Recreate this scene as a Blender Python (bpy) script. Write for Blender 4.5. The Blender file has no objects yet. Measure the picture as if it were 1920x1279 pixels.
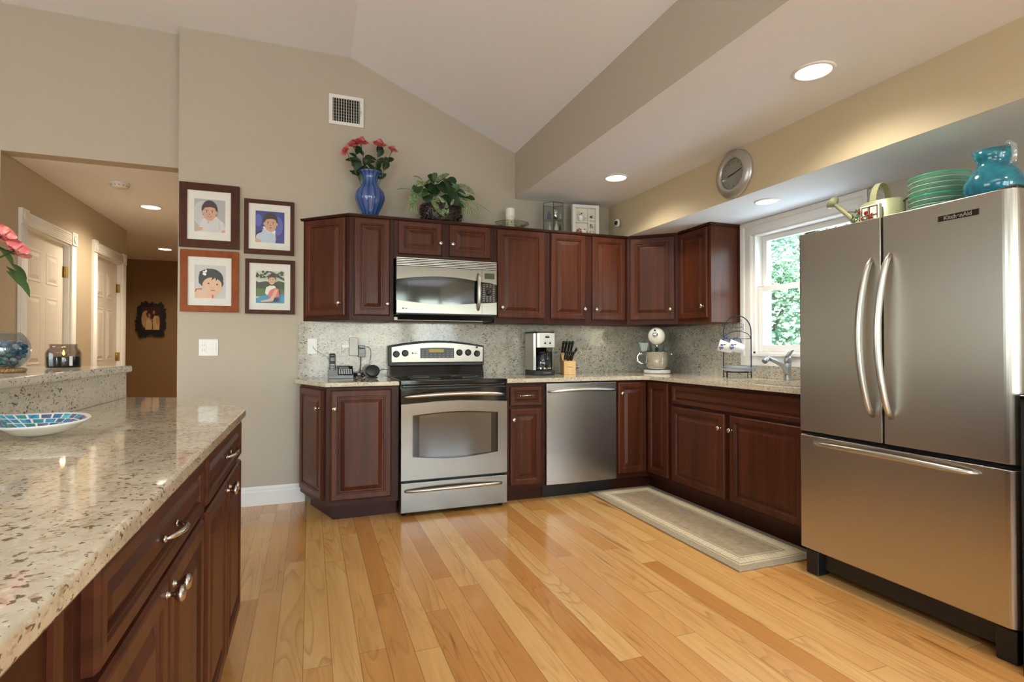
import bpy, bmesh, math, random
from mathutils import Matrix, Vector
S = bpy.context.scene
COL = S.collection
PI = math.pi
R = math.radians
random.seed(7)

# ---------------------------------------------------------------- camera, world, light, exposure
cam_d = bpy.data.cameras.new('camera'); cam = bpy.data.objects.new('camera', cam_d); COL.objects.link(cam)
cam.location = (-.569, -4.297, 1.141)
cam.rotation_euler = (R(90.694), 0, R(-20.62))
cam_d.sensor_width = 36; cam_d.lens = 1006.6 / 1920 * 36; cam_d.clip_start = .02; cam_d.clip_end = 200
S.camera = cam
S.view_settings.view_transform = 'Standard'; S.view_settings.look = 'None'
S.view_settings.gamma = 1; S.view_settings.use_curve_mapping = False
S.view_settings.exposure = -0.32
S.cycles.max_bounces = 10; S.cycles.diffuse_bounces = 6; S.cycles.glossy_bounces = 5
S.cycles.transmission_bounces = 8; S.cycles.transparent_max_bounces = 16
S.cycles.caustics_reflective = False; S.cycles.caustics_refractive = False
S.cycles.sample_clamp_indirect = 6; S.cycles.use_denoising = True

W = bpy.data.worlds.new('world'); S.world = W; W.use_nodes = True
wn = W.node_tree; wn.nodes.clear()
wo = wn.nodes.new('ShaderNodeOutputWorld'); wb = wn.nodes.new('ShaderNodeBackground')
sky = wn.nodes.new('ShaderNodeTexSky'); sky.sky_type = 'NISHITA'; sky.sun_disc = False
sky.sun_elevation = R(52); sky.sun_rotation = R(180); sky.air_density = 1.0; sky.dust_density = 2.0
wb.inputs['Strength'].default_value = 2.2
wn.links.new(sky.outputs[0], wb.inputs[0]); wn.links.new(wb.outputs[0], wo.inputs[0])

def lamp(kind, name, loc, rot, energy, color=(1, 1, 1), **kw):
    l = bpy.data.lights.new(name, kind); l.energy = energy; l.color = color
    for k, v in kw.items(): setattr(l, k, v)
    o = bpy.data.objects.new(name, l); o.location = loc; o.rotation_euler = rot; COL.objects.link(o)
    return o
sun = lamp('SUN', 'sun', (0, -20, 20), (R(38), 0, R(-22)), 24.0, (1, .96, .90), angle=R(.6))
# daylight in the window panes behind the camera, plus added fill lamps
DAY = (.80, .90, 1.0)
def day(name, loc, rot, w, h, e, color=DAY):
    return lamp('AREA', name, loc, rot, e, color, shape='RECTANGLE', size=w, size_y=h)
day('daylight_rear', (.35, -7.50, 1.30), (R(116), 0, 0), 1.9, 1.8, 66)
day('daylight_rear_right', (2.0, -7.50, 1.5), (R(116), 0, 0), .9, 1.25, 40)
day('daylight_rear_left', (-3.2, -7.50, 1.5), (R(110), 0, 0), 2.4, 1.45, 50)
day('fill_left', (-5.16, -3.4, 1.6), (0, R(-90), 0), 1.6, 2.6, 60)  # lamp of an unseen left window, added for ambient fill
day('overhead_fill', (-3.3, -5.9, 3.37), (0, 0, 0), 1.4, 2.0, 48)  # added overhead fill lamp; the ceiling has no opening here
day('overhead_fill_small', (-1.3, -5.9, 3.37), (0, 0, 0), 1.2, 2.0, 42)  # second added fill lamp under the closed ceiling
pt = day('daylight_kitchen', (2.76, -1.515, 1.56), (0, R(90), 0), .9, .8, 1)
pt.data.cycles.is_portal = True
WARM = (1.0, .84, .63)
DOWNLIGHTS = [((1.604, -2.479, 2.42), .075, 'recessed white downlight nearest the refrigerator in the lowered ceiling', 8, (1, .91, .78)),
              ((1.581, -.806, 2.42), .075, 'recessed white downlight in the lowered ceiling over the wall cabinets', 8, (1, .91, .78)),
              ((2.237, -1.596, 2.103), .065, 'recessed downlight in the low soffit above the kitchen window', 6, (1, .93, .80)),
              ((-1.928, 1.415, 2.42), .075, 'recessed downlight in the hallway ceiling behind the smoke detector', 17, WARM),
              ((-2.339, 3.801, 2.42), .075, 'recessed downlight at the far end of the hallway ceiling', 10, WARM),
              ((1.60, -4.15, 2.42), .075, 'recessed downlight in the lowered ceiling behind the viewpoint', 10, (1, .90, .76))]

# ---------------------------------------------------------------- materials
def lin(c):
    if isinstance(c, str):
        c = c.lstrip('#'); c = [int(c[i:i + 2], 16) / 255 for i in (0, 2, 4)]
    return tuple(((x / 12.92) if x <= .04045 else ((x + .055) / 1.055) ** 2.4) for x in c) + (1,)
MATS = {}
class NT:
    def __init__(s, name):
        m = bpy.data.materials.new(name); m.use_nodes = True; s.m = m; s.t = m.node_tree
        s.b = s.t.nodes['Principled BSDF']; MATS[name] = m
    def n(s, kind, **kw):
        x = s.t.nodes.new('ShaderNode' + kind)
        for k, v in kw.items():
            if k[0] == '_': x.inputs[k[1:].replace('_', ' ')].default_value = v
            else: setattr(x, k, v)
        return x
    def l(s, a, b): s.t.links.new(a, b)
    def math(s, op, a, b=None, c=None):
        x = s.n('Math', operation=op)
        for i, v in enumerate((a, b, c)):
            if v is None: continue
            if isinstance(v, (int, float)): x.inputs[i].default_value = v
            else: s.l(v, x.inputs[i])
        return x.outputs[0]
    def coord(s, scale=(1, 1, 1), kind='Object', rot=(0, 0, 0)):
        tc = s.n('TexCoord'); mp = s.n('Mapping'); mp.inputs['Scale'].default_value = scale
        mp.inputs['Rotation'].default_value = rot
        s.l(tc.outputs[kind], mp.inputs['Vector']); return mp.outputs[0]
    def noise(s, vec, scale, detail=3, rough=.5, dist=0):
        x = s.n('TexNoise', _Scale=scale, _Detail=detail, _Roughness=rough, _Distortion=dist)
        if vec is not None: s.l(vec, x.inputs['Vector'])
        return x.outputs['Fac']
    def ramp(s, fac, stops, interp='LINEAR'):
        x = s.n('ValToRGB'); x.color_ramp.interpolation = interp; el = x.color_ramp.elements
        while len(el) < len(stops): el.new(.5)
        for e, (p, c) in zip(el, stops): e.position = p; e.color = lin(c) if isinstance(c, str) else (c, c, c, 1)
        s.l(fac, x.inputs[0]); return x.outputs[0]
    def mix(s, fac, a, b, mode='MIX'):
        x = s.n('Mix', data_type='RGBA', blend_type=mode)
        for i, v in ((0, fac), (6, a), (7, b)):
            if isinstance(v, (int, float)): x.inputs[i].default_value = v
            elif isinstance(v, str): x.inputs[i].default_value = lin(v)
            elif isinstance(v, tuple): x.inputs[i].default_value = v
            else: s.l(v, x.inputs[i])
        return x.outputs[2]
    def bump(s, h, strength=.1, dist=.01):
        x = s.n('Bump', _Strength=strength, _Distance=dist); s.l(h, x.inputs['Height']); s.l(x.outputs[0], s.b.inputs['Normal'])
    def base(s, out): s.l(out, s.b.inputs['Base Color'])
    def set(s, **kw):
        for k, v in kw.items(): s.b.inputs[k.replace('_', ' ')].default_value = v
def plain(name, col, rough=.5, metal=0, coat=0, noise=.03, **kw):
    t = NT(name); c = lin(col)
    if noise:
        f = t.noise(t.coord(), 9, 3)
        t.base(t.mix(f, tuple(x * (1 - noise * 2) for x in c[:3]) + (1,), tuple(min(1, x * (1 + noise * 2)) for x in c[:3]) + (1,)))
    t.set(Base_Color=c, Roughness=rough, Metallic=metal, Coat_Weight=coat, Coat_Roughness=.08, **kw)
    return t.m
def paint(name, col, bump=.04):
    t = NT(name); t.set(Base_Color=lin(col), Roughness=.62)
    f = t.noise(t.coord(), 1.3, 2); c = lin(col)
    t.base(t.mix(f, tuple(x * .97 for x in c[:3]) + (1,), tuple(x * 1.03 for x in c[:3]) + (1,)))
    t.bump(t.noise(t.coord(), 260, 2), bump, .002); return t.m
paint('wall_paint', '#b3a998'); paint('wall_lamplit', '#c6b796'); paint('hall_paint', '#b3a48c'); paint('hall_brown', '#8a6a45')  # soffit face paint carries the warm lamp light in its colour
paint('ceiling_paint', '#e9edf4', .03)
plain('white_trim', '#e6e4df', .32, noise=.01); plain('white_plastic', '#e8e8e4', .35, noise=.01)
plain('door_paint', '#d9d3c8', .38, noise=.01)
def wood(name, dark, light, grain=(38, 38, 1.6), rough=.36, coat=.07):
    t = NT(name); v = t.coord(grain); f = t.noise(v, 1.0, 5, .6, .3)
    v2 = t.coord(tuple(g * .22 for g in grain)); f2 = t.noise(v2, 1.0, 3, .5, .8)
    g = t.math('ADD', t.math('MULTIPLY', f, .55), t.math('MULTIPLY', f2, .45))
    t.base(t.ramp(g, [(.32, dark), (.68, light)]))
    t.set(Roughness=rough, Coat_Weight=coat, Coat_Roughness=.2, Specular_IOR_Level=.22); t.bump(f, .04, .002); return t.m
wood('cherry', '#391b0f', '#5f311e'); wood('cherry_h', '#391b0f', '#5f311e', (1.6, 1.6, 38))
wood('cherry_dark', '#30130a', '#431d10', rough=.42, coat=.02)
wood('frame_dark', '#35180d', '#542712', (20, 20, 8), .55, .04); wood('frame_orange', '#74340f', '#98501c', (20, 20, 8), .55, .04)
wood('pale_wood', '#c79a63', '#dcb884', (40, 40, 4), .5, .05)
def floor_mat():
    t = NT('oak_floor'); tc = t.n('TexCoord'); sp = t.n('SeparateXYZ'); t.l(tc.outputs['Object'], sp.inputs[0])
    X, Y = sp.outputs[0], sp.outputs[1]
    xr = t.math('DIVIDE', X, .098); row = t.math('FLOOR', xr)
    wn1 = t.n('TexWhiteNoise', noise_dimensions='1D'); t.l(row, wn1.inputs['W'])
    yy = t.math('ADD', t.math('DIVIDE', Y, 1.35), t.math('MULTIPLY', wn1.outputs[0], 9.0)); pl = t.math('FLOOR', yy)
    cb = t.n('CombineXYZ'); t.l(row, cb.inputs[0]); t.l(pl, cb.inputs[1])
    wn2 = t.n('TexWhiteNoise', noise_dimensions='3D'); t.l(cb.outputs[0], wn2.inputs['Vector'])
    rnd = wn2.outputs['Value']
    off = t.n('VectorMath', operation='MULTIPLY_ADD'); t.l(wn2.outputs['Color'], off.inputs[0]); off.inputs[1].default_value = (13, 29, 7)
    t.l(tc.outputs['Object'], off.inputs[2])
    def st(sx, sy):
        m = t.n('VectorMath', operation='MULTIPLY'); t.l(off.outputs[0], m.inputs[0]); m.inputs[1].default_value = (sx, sy, 1); return m.outputs[0]
    fine = t.noise(st(90, 3.2), 1, 4, .6); broad = t.noise(st(9, .8), 1.2, 3, .55, 1.2)
    fld = t.noise(st(7.5, .75), 1, 1.5, .45, .35); cg = t.math('FRACT', t.math('MULTIPLY', fld, 15))
    cgl = t.ramp(cg, [(.0, 0.0), (.10, 1.0), (.34, .25), (.9, 0.0)]); cgm = t.ramp(t.noise(st(4, .5), 1.3, 2), [(.42, 0.12), (.60, 1.0)])
    streak = t.ramp(t.noise(st(26, 1.1), 1, 3, .55, .6), [(.64, 0.0), (.76, 1.0)])
    a = t.ramp(rnd, [(0, '#c88d4b'), (.18, '#dba35e'), (.45, '#e4b26c'), (.75, '#ecc07c'), (.9, '#d69c57'), (1, '#b97a3b')])
    c = t.mix(t.math('MULTIPLY', t.ramp(broad, [(.35, 0.0), (.7, 1.0)]), .34), a, '#b87d42')
    c = t.mix(t.math('MULTIPLY', t.math('MULTIPLY', cgl, cgm), .42), c, '#8f5a2a')
    c = t.mix(t.math('MULTIPLY', fine, .30), c, '#a46c36')
    c = t.mix(t.math('MULTIPLY', streak, .75), c, '#74431e')
    fx = t.math('FRACT', xr); ex = t.math('MINIMUM', fx, t.math('SUBTRACT', 1, fx))
    fy = t.math('FRACT', yy); ey = t.math('MULTIPLY', t.math('MINIMUM', fy, t.math('SUBTRACT', 1, fy)), 13.8)
    e = t.math('MINIMUM', ex, ey); seam = t.ramp(e, [(.006, 1.0), (.018, 0.0)])
    c = t.mix(t.math('MULTIPLY', seam, .6), c, '#5d3516')
    t.base(c); t.set(Roughness=.24, Coat_Weight=.35, Coat_Roughness=.10)
    t.l(t.math('ADD', t.math('MULTIPLY', fine, .10), .20), t.b.inputs['Roughness'])
    t.bump(t.math('SUBTRACT', t.math('MULTIPLY', fine, .15), seam), .12, .002)
floor_mat()
def granite(name, a, b, fleck, brown, rough=.13, sc=1, thr=.0, brn=.6):
    t = NT(name); v = t.coord((1, 1, 1), rot=(.35, .5, .4)); vs = t.coord((1, 1, 1.9), rot=(.3, .65, .2))
    big = t.noise(v, 5 * sc, 4, .55, .6); mid = t.noise(v, 30 * sc, 4, .6)
    c = t.mix(t.ramp(t.math('ADD', t.math('MULTIPLY', big, .5), t.math('MULTIPLY', mid, .5)), [(.38, 0.0), (.62, 1.0)]), a, b)
    bn = t.ramp(t.noise(vs, 48 * sc, 3, .6, .4), [(.60 + thr, 0.0), (.68 + thr, 1.0)])
    c = t.mix(t.math('MULTIPLY', bn, brn), c, brown)
    f1 = t.noise(vs, 75 * sc, 2, .55, .5); dens = t.noise(v, 9 * sc, 2)
    ff = t.math('ADD', f1, t.math('MULTIPLY', t.math('SUBTRACT', dens, .5), .22))
    fl = t.ramp(ff, [(.635 + thr, 0.0), (.675 + thr, 1.0)])
    c = t.mix(t.math('MULTIPLY', fl, .88), c, fleck)
    wf = t.ramp(t.noise(v, 120 * sc, 2), [(.60, 0.0), (.68, 1.0)]); c = t.mix(t.math('MULTIPLY', wf, .35), c, '#f0ebe0')
    t.base(c); t.set(Roughness=rough, Coat_Weight=.08, Coat_Roughness=.04, Specular_IOR_Level=.4)
granite('granite_splash', '#a09a8e', '#bfb8ab', '#2c2927', '#766c60', .10, .8, -.022, .6)
granite('granite_counter', '#c0b299', '#d9cdb4', '#6b5238', '#a98a62', .045, 1.2, -.034, .6)
granite('granite_top', '#c6bfaf', '#ddd6c7', '#3c332c', '#8b7a62', .12, .8, -.02)
def steel(name, col, rough, stretch, bump=.02, aniso=0.0):
    t = NT(name); v = t.coord(stretch); f = t.noise(v, 1, 3, .6); c = lin(col)
    t.base(t.mix(f, tuple(x * .975 for x in c[:3]) + (1,), tuple(min(1, x * 1.02) for x in c[:3]) + (1,)))
    t.set(Metallic=1.0, Roughness=rough)
    tg = t.n('Tangent', direction_type='RADIAL', axis='Z'); t.l(tg.outputs[0], t.b.inputs['Tangent']); t.set(Anisotropic=aniso)
    return t.m
steel('steel', '#8d8880', .27, (3, 3, 500), .004, .75); steel('steel_v', '#bab2a7', .29, (3, 3, 500), .004, .75)
steel('steel_dw', '#b4b2af', .27, (3, 3, 500), .004, .75)
steel('handle_steel', '#bcb6ac', .34, (40, 40, 40), .005); steel('nickel', '#c9c2b6', .25, (20, 20, 20), .004)
plain('chrome', '#d5d8da', .08, 1, noise=0); plain('faucet_metal', '#a9adb0', .34, .7, noise=0)
plain('black_gloss', '#0b0b0c', .07, coat=.5, noise=0); plain('black_plastic', '#151516', .4, noise=0)
plain('black_matte', '#0d0c0c', .7); plain('dark_rubber', '#1b1b1b', .6)
plain('oven_glass', '#4c463e', .08, .0, coat=1, noise=0); plain('grey_plastic', '#8f9090', .4)
plain('gap_black', '#050505', .8, noise=0); plain('wire_navy', '#141b33', .35, .3)
plain('mat_board', '#dcdcd6', .7); plain('porcelain', '#eceae4', .15, coat=.5, noise=.01)
plain('blue_mark', '#2e62a0', .3); plain('dark_mark', '#23262e', .3); plain('blue_handle', '#2c4f86', .2)
plain('beige_plastic', '#c9c6ba', .45); plain('cream', '#e6e0d2', .4); plain('brass', '#b59a5c', .3, 1, noise=0)
plain('mixer_white', '#dddcd4', .2, coat=.5, noise=.01); plain('wax_white', '#eeeae0', .5, Subsurface_Weight=.1)
plain('wax_dark', '#14171c', .3); plain('rope', '#a8845a', .9); plain('soil', '#1d1512', .8)
plain('stem_green', '#4d6a3a', .5); plain('leaf_dark', '#1f3a1f', .4); plain('leaf_mid', '#39582c', .45)
plain('leaf_white', '#9aa383', .45); plain('berry_dark', '#241712', .35); plain('lead_came', '#4d4636', .4, .6)
plain('can_green', '#9ea07c', .35, .2); plain('red_flower', '#b4402c', .5); plain('shutter_white', '#e4dccb', .5)
plain('label_dark', '#3a3a3c', .35); plain('lcd', '#7d8478', .25); plain('label_white', '#e9e9e6', .4)
plain('sheet_brown', '#2c1710', .3, coat=.4); plain('mirror_dark', '#0f1714', .04, coat=1, noise=0)
plain('clock_face', '#a8a499', .3, .35); plain('smoke_white', '#d9d6cf', .4)
for n_, c_ in dict(p_grey='#a8a7a8', p_greylt='#bdbdc0', p_skin='#c79c84', p_skin2='#d3ac8f', p_hair='#3b2c26', p_hairb='#1d1a1c', p_shirt='#c9c9cb', p_collar='#dcdcdc',
                   p_blue='#3b3f86', p_blue2='#5660b0', p_shirtb='#b4c4d6', p_navy='#22263f', p_lip='#a35a50', p_eye='#2b211d', p_red='#b5453a', p_green='#4f6a3a',
                   p_hedge='#39452c', p_sky='#c4c8bd', p_pool='#3f8fb8', p_pink='#cf6b72', p_white='#dedad2', p_brown='#57483a', p_flower='#f0eeee').items():
    plain(n_, c_, .35, noise=.04)
for n_, c_ in dict(a_dark='#0e0907', a_maroon='#3a150d', a_cream='#b98f5a', a_pale='#c9a878', a_hair='#2c120b', a_skin='#a86c45').items():
    plain(n_, c_, .5, noise=.12)
def emis(name, col, s):
    t = NT(name); t.set(Base_Color=lin(col), Emission_Color=lin(col), Emission_Strength=s); return t.m
emis('lamp_glow', '#fff2dc', 9); emis('lamp_glow_warm', '#ffdfae', 9); emis('flame', '#ffb050', 14); emis('led_red', '#ff5030', 3)
emis('lcd_amber', '#a08a3a', .35); emis('lcd_green', '#384022', .12)
def glass(name, col, refl=.12, alpha=.0, rough=.02):
    # clear sheet: transparent with a fresnel gloss, optional body colour
    t = NT(name); t.t.nodes.remove(t.b); out = t.t.nodes['Material Output']
    tr = t.n('BsdfTransparent'); tr.inputs[0].default_value = lin(col)
    gl = t.n('BsdfGlossy', _Roughness=rough); lw = t.n('LayerWeight', _Blend=.5)
    fz = t.math('ADD', t.math('MULTIPLY', t.math('POWER', lw.outputs['Facing'], 4), .85), refl * .35)
    m = t.n('MixShader'); t.l(fz, m.inputs[0]); t.l(tr.outputs[0], m.inputs[1]); t.l(gl.outputs[0], m.inputs[2])
    last = m.outputs[0]
    if alpha:
        d = t.n('BsdfPrincipled', _Roughness=.1); d.inputs['Base Color'].default_value = lin(col)
        m2 = t.n('MixShader', _Fac=alpha); t.l(last, m2.inputs[1]); t.l(d.outputs[0], m2.inputs[2]); last = m2.outputs[0]
    t.l(last, out.inputs[0]); return t.m
glass('pane_glass', '#f4fbfa', .08); glass('clear_glass', '#f2f5f4', .10); glass('carafe_glass', '#70767a', .3, .1)
glass('vase_blue', '#5c86cf', .30, .42); glass('dish_glass', '#eef0e4', .12, .04); glass('smoke_jar', '#e2deda', .10, .0)
glass('plate_green', '#c3e6d3', .30, .5); glass('thick_glass', '#e4eded', .5, .16); glass('bowl_clear', '#eef2f3', .22)
plain('plate_rim', '#1fae84', .15, coat=.6); plain('plate_body', '#a9cdb6', .2, coat=.5, Transmission_Weight=.3)
def mottled(name, a, b, c, sc, rough=.12, coat=.6):
    t = NT(name); f = t.noise(t.coord(), sc, 4, .6, .5); t.base(t.ramp(f, [(.3, a), (.5, b), (.72, c)])); t.set(Roughness=rough, Coat_Weight=coat)
mottled('jug_teal', '#065468', '#0a6e82', '#108092', 30); mottled('caladium', '#2a4a24', '#5f7d4c', '#b0ad95', 60, .45, .1)
mottled('petal', '#b84a4e', '#cf6c6a', '#e29b90', 40, .5, .05); mottled('petal_bar', '#c2404f', '#dd6f72', '#eab5a2', 35, .5, .05)
mottled('caladium_grey', '#5b6345', '#8f9275', '#b9b79b', 60, .45, .1)
mottled('mosaic', '#0f4f86', '#1c8fb5', '#3cc0c6', 45, .15, .6)
mottled('art_pastel', '#c9988a', '#d9cdbd', '#9aa08c', 55, .5, 0)
mottled('berries', '#120c0a', '#2a1a14', '#4a342a', 120, .4, .2)
mottled('bark', '#4a4038', '#6b5f52', '#837768', 20, .9, 0)
for n_, c_ in dict(gem_blue='#1f86c0', gem_teal='#35b5b4', gem_clear='#dfeeee', gem_violet='#6f7fb8').items():
    plain(n_, c_, .05, coat=.6, Transmission_Weight=.55)
def leafout(name, a, b):
    t = NT(name); f = t.noise(t.coord(), 2.5, 3); t.base(t.ramp(f, [(.35, a), (.65, b)])); t.set(Roughness=.45)
    tl = t.n('BsdfTranslucent'); tl.inputs[0].default_value = lin(b); m = t.n('MixShader', _Fac=.45)
    out = t.t.nodes['Material Output']; t.l(t.b.outputs[0], m.inputs[1]); t.l(tl.outputs[0], m.inputs[2]); t.l(m.outputs[0], out.inputs[0])
leafout('tree_leaf', '#66836c', '#95b08f'); leafout('tree_leaf_b', '#6d8c80', '#9ab5a8')
plain('lawn', '#727d66', .9); plain('clock_metal', '#bdbab4', .3, .65, noise=0); glass('vase_rib', '#274f9c', .3, .6); plain('bounce_patio', '#d8dadd', .8); plain('bounce_yard', '#b4b8c0', .8)
def rugmat(name, a, b, sc, stripes=False):
    t = NT(name); f = t.noise(t.coord(), sc, 3, .7); c = t.mix(t.ramp(f, [(.35, 0.0), (.65, 1.0)]), a, b)
    t.base(c); t.set(Roughness=.95); t.bump(t.noise(t.coord(), 400, 2), .5, .004)
rugmat('rug_taupe', '#998a73', '#b0a188', 90); rugmat('rug_cream', '#c8ba9b', '#dccfb0', 160); rugmat('rug_field', '#9a886e', '#ac9b80', 25)
rugmat('rug_line', '#c9bf9f', '#d6cdb0', 160)

# ---------------------------------------------------------------- mesh helpers
WM = {}
def tag(o, label=None, cat=None, group=None, kind=None):
    if label: o['label'] = label
    if cat: o['category'] = cat
    if group: o['group'] = group
    if kind: o['kind'] = kind
    return o
def thing(name, label, cat, loc=(0, 0, 0), rz=0, group=None, kind=None, rot=None):
    o = bpy.data.objects.new(name, None); o.empty_display_size = .05; COL.objects.link(o)
    o.location = loc; o.rotation_euler = rot or (0, 0, rz)
    WM[o.name] = Matrix.Translation(loc) @ (Matrix.Rotation(rz, 4, 'Z') if rot is None else __import__('mathutils').Euler(rot).to_matrix().to_4x4())
    return tag(o, label, cat, group, kind)
class MB:
    def __init__(s, world_of=None):
        s.v = []; s.f = []; s.mi = []; s.sm = []; s.T = WM[world_of.name].inverted() if world_of is not None else Matrix()
        s.m = 0
    def push(s, M): s._old = s.T; s.T = s.T @ M; return s
    def pop(s): s.T = s._old
    def add(s, vs, fs, mi=None, smooth=False, M=None):
        k = len(s.v); T = s.T @ M if M is not None else s.T
        s.v += [T @ Vector(p) for p in vs]
        for i, f in enumerate(fs):
            s.f.append([k + j for j in f]); s.mi.append(s.m if mi is None else (mi[i] if isinstance(mi, (list, tuple)) else mi)); s.sm.append(smooth)
        return s
    def box(s, a, b, mi=None, M=None):
        x0, y0, z0 = a; x1, y1, z1 = b
        return s.add([(x0, y0, z0), (x1, y0, z0), (x1, y1, z0), (x0, y1, z0), (x0, y0, z1), (x1, y0, z1), (x1, y1, z1), (x0, y1, z1)],
                     [(0, 3, 2, 1), (4, 5, 6, 7), (0, 1, 5, 4), (1, 2, 6, 5), (2, 3, 7, 6), (3, 0, 4, 7)], mi, M=M)   # bottom top front right back left
    def prism(s, poly, z0, z1, mi=None, M=None, axis='z', smooth=False):
        n = len(poly)
        def P(p, z): return {'z': (p[0], p[1], z), 'y': (p[0], z, p[1]), 'x': (z, p[0], p[1])}[axis]
        vs = [P(p, z0) for p in poly] + [P(p, z1) for p in poly]
        s.add(vs, [tuple(range(n - 1, -1, -1)), tuple(range(n, 2 * n))], mi, M=M)
        k = len(s.v) - 2 * n
        for i in range(n):
            j = (i + 1) % n; s.f.append([k + i, k + j, k + n + j, k + n + i]); s.mi.append(s.m if mi is None else mi); s.sm.append(smooth)
        return s
    def lathe(s, prof, n=24, M=None, mi=None, smooth=True, close=True, sx=1, sy=1, rib=0, ribn=12):
        vs = []; fs = []
        for (r, z) in prof:
            for i in range(n):
                a = 2 * PI * i / n; rr = r * (1 + rib * math.cos(a * ribn)); vs.append((rr * math.cos(a) * sx, rr * math.sin(a) * sy, z))
        m = len(prof)
        for j in range(m - 1):
            for i in range(n):
                k = (i + 1) % n; fs.append((j * n + i, j * n + k, (j + 1) * n + k, (j + 1) * n + i))
        if close:
            if prof[0][0] > 1e-5: fs.append(tuple(range(n - 1, -1, -1)))
            if prof[-1][0] > 1e-5: fs.append(tuple((m - 1) * n + i for i in range(n)))
        return s.add(vs, fs, mi, smooth, M)
    def tube(s, pts, r, n=10, M=None, mi=None, caps=True, flat=1.0):
        pts = [Vector(p) for p in pts]; m = len(pts); rs = r if isinstance(r, (list, tuple)) else [r] * m
        vs = []; fs = []; up = None
        for i, p in enumerate(pts):
            d = (pts[min(i + 1, m - 1)] - pts[max(i - 1, 0)]).normalized()
            if up is None: up = Vector((0, 0, 1)) if abs(d.z) < .9 else Vector((0, 1, 0))
            a = d.cross(up).normalized(); up = a.cross(d).normalized(); b = up
            for k in range(n):
                t = 2 * PI * k / n; vs.append(p + a * math.cos(t) * rs[i] + b * math.sin(t) * rs[i] * flat)
        for i in range(m - 1):
            for k in range(n):
                q = (k + 1) % n; fs.append((i * n + k, i * n + q, (i + 1) * n + q, (i + 1) * n + k))
        if caps: fs.append(tuple(range(n - 1, -1, -1))); fs.append(tuple((m - 1) * n + k for k in range(n)))
        return s.add(vs, fs, mi, True, M)
    def ball(s, c, r, n=10, mi=None, M=None, sz=1):
        prof = [(max(1e-6, r * math.sin(PI * i / n)), -r * sz * math.cos(PI * i / n)) for i in range(n + 1)]
        return s.lathe(prof, n + 2, (M or Matrix()) @ Matrix.Translation(c), mi)
    def leaf(s, base, d, up, L, Wd, curl=.2, mi=None, heart=0, seg=6):
        base = Vector(base); d = Vector(d).normalized(); side = d.cross(Vector(up)).normalized(); n = side.cross(d).normalized()
        vs = []; fs = []
        for i in range(seg + 1):
            t = i / seg; w = Wd * .5 * (math.sin(PI * min(1, t * (1 - heart * .35) + heart * .22)) ** .8 if t < 1 else 0)
            if i == 0 and not heart: w = Wd * .03
            c = base + d * L * t + n * (-curl * L * t * t); q = n * w * .35
            vs += [c - side * w + q, c, c + side * w + q]
        for i in range(seg):
            k = i * 3; fs += [(k, k + 1, k + 4, k + 3), (k + 1, k + 2, k + 5, k + 4)]
        return s.add(vs, fs, mi, True)
    def panel(s, w, h, M, prof, mi=None):
        # concentric rectangular loops; local x across, z up, outward is -y
        vs = []; fs = []; k = 0
        for (i, t) in prof: vs += [(i, -t, i), (w - i, -t, i), (w - i, -t, h - i), (i, -t, h - i)]
        for a in range(len(prof) - 1):
            for q in range(4): r = (q + 1) % 4; fs.append((a * 4 + q, a * 4 + r, a * 4 + 4 + r, a * 4 + 4 + q))
        k = (len(prof) - 1) * 4; fs.append((k, k + 1, k + 2, k + 3)); fs.append((3, 2, 1, 0))
        return s.add(vs, fs, mi, False, M)
    def build(s, name, mats, parent=None, bevel=0, seg=2, label=None, weld=False, fix=True):
        me = bpy.data.meshes.new(name); me.from_pydata([tuple(p) for p in s.v], [], s.f); me.update()
        if isinstance(mats, str): mats = [mats]
        for m in mats: me.materials.append(MATS[m])
        me.polygons.foreach_set('material_index', s.mi); me.polygons.foreach_set('use_smooth', s.sm)
        if fix or weld:
            bm = bmesh.new(); bm.from_mesh(me)
            if weld: bmesh.ops.remove_doubles(bm, verts=bm.verts, dist=1e-5)
            if fix: bmesh.ops.recalc_face_normals(bm, faces=bm.faces)
            bm.to_mesh(me); bm.free()
        o = bpy.data.objects.new(name, me); COL.objects.link(o)
        if parent is not None: o.parent = parent
        if bevel:
            md = o.modifiers.new('bevel', 'BEVEL'); md.width = bevel; md.segments = seg; md.limit_method = 'ANGLE'; md.angle_limit = R(40)
            md.harden_normals = True
        if label: o['label'] = label
        return o
def copy_tree(o, parent=None):
    c = o.copy(); COL.objects.link(c); c.parent = parent
    for ch in list(o.children): copy_tree(ch, c)
    return c
def frameM(o, ang):   # local x across, z up, -y outward, turned by ang about z
    return Matrix.Translation(o) @ Matrix.Rotation(ang, 4, 'Z')
FACE = [(0, 0), (0, .013), (.005, .019), (.010, .0205), (.040, .0200), (.044, .0160), (.050, .0160), (.054, .0085), (.062, .0085), (.086, .0185), (.089, .019)]
DRW = [(0, 0), (0, .013), (.004, .019), (.008, .0205), (.026, .0200), (.029, .0160), (.033, .0160), (.036, .0090), (.041, .0090), (.052, .0170), (.054, .0175)]
def door_panel(world, parent, o, ang, w, h, prof=FACE, name='door', mat='cherry', knob=None, pull=None):
    mb = MB(world); M = frameM(o, ang)
    sc = min(1, w / .23, h / .23) if prof is FACE else min(1, w / .12, h / .125)
    pr = [(i * sc, t) for i, t in prof]
    mb.panel(w, h, M, pr); d = mb.build(name, mat, parent)
    if knob: knob_at(world, d, M @ Vector((knob[0], -.02, knob[1])), ang)
    if pull: pull_at(world, d, M @ Vector((pull[0], -.02, pull[1])), ang)
    return d
KP = [(.0075, 0), (.0075, .002), (.0048, .004), (.0045, .012), (.0085, .015), (.0135, .019), (.0155, .0235), (.0145, .028), (.010, .031), (.0001, .032)]
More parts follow.
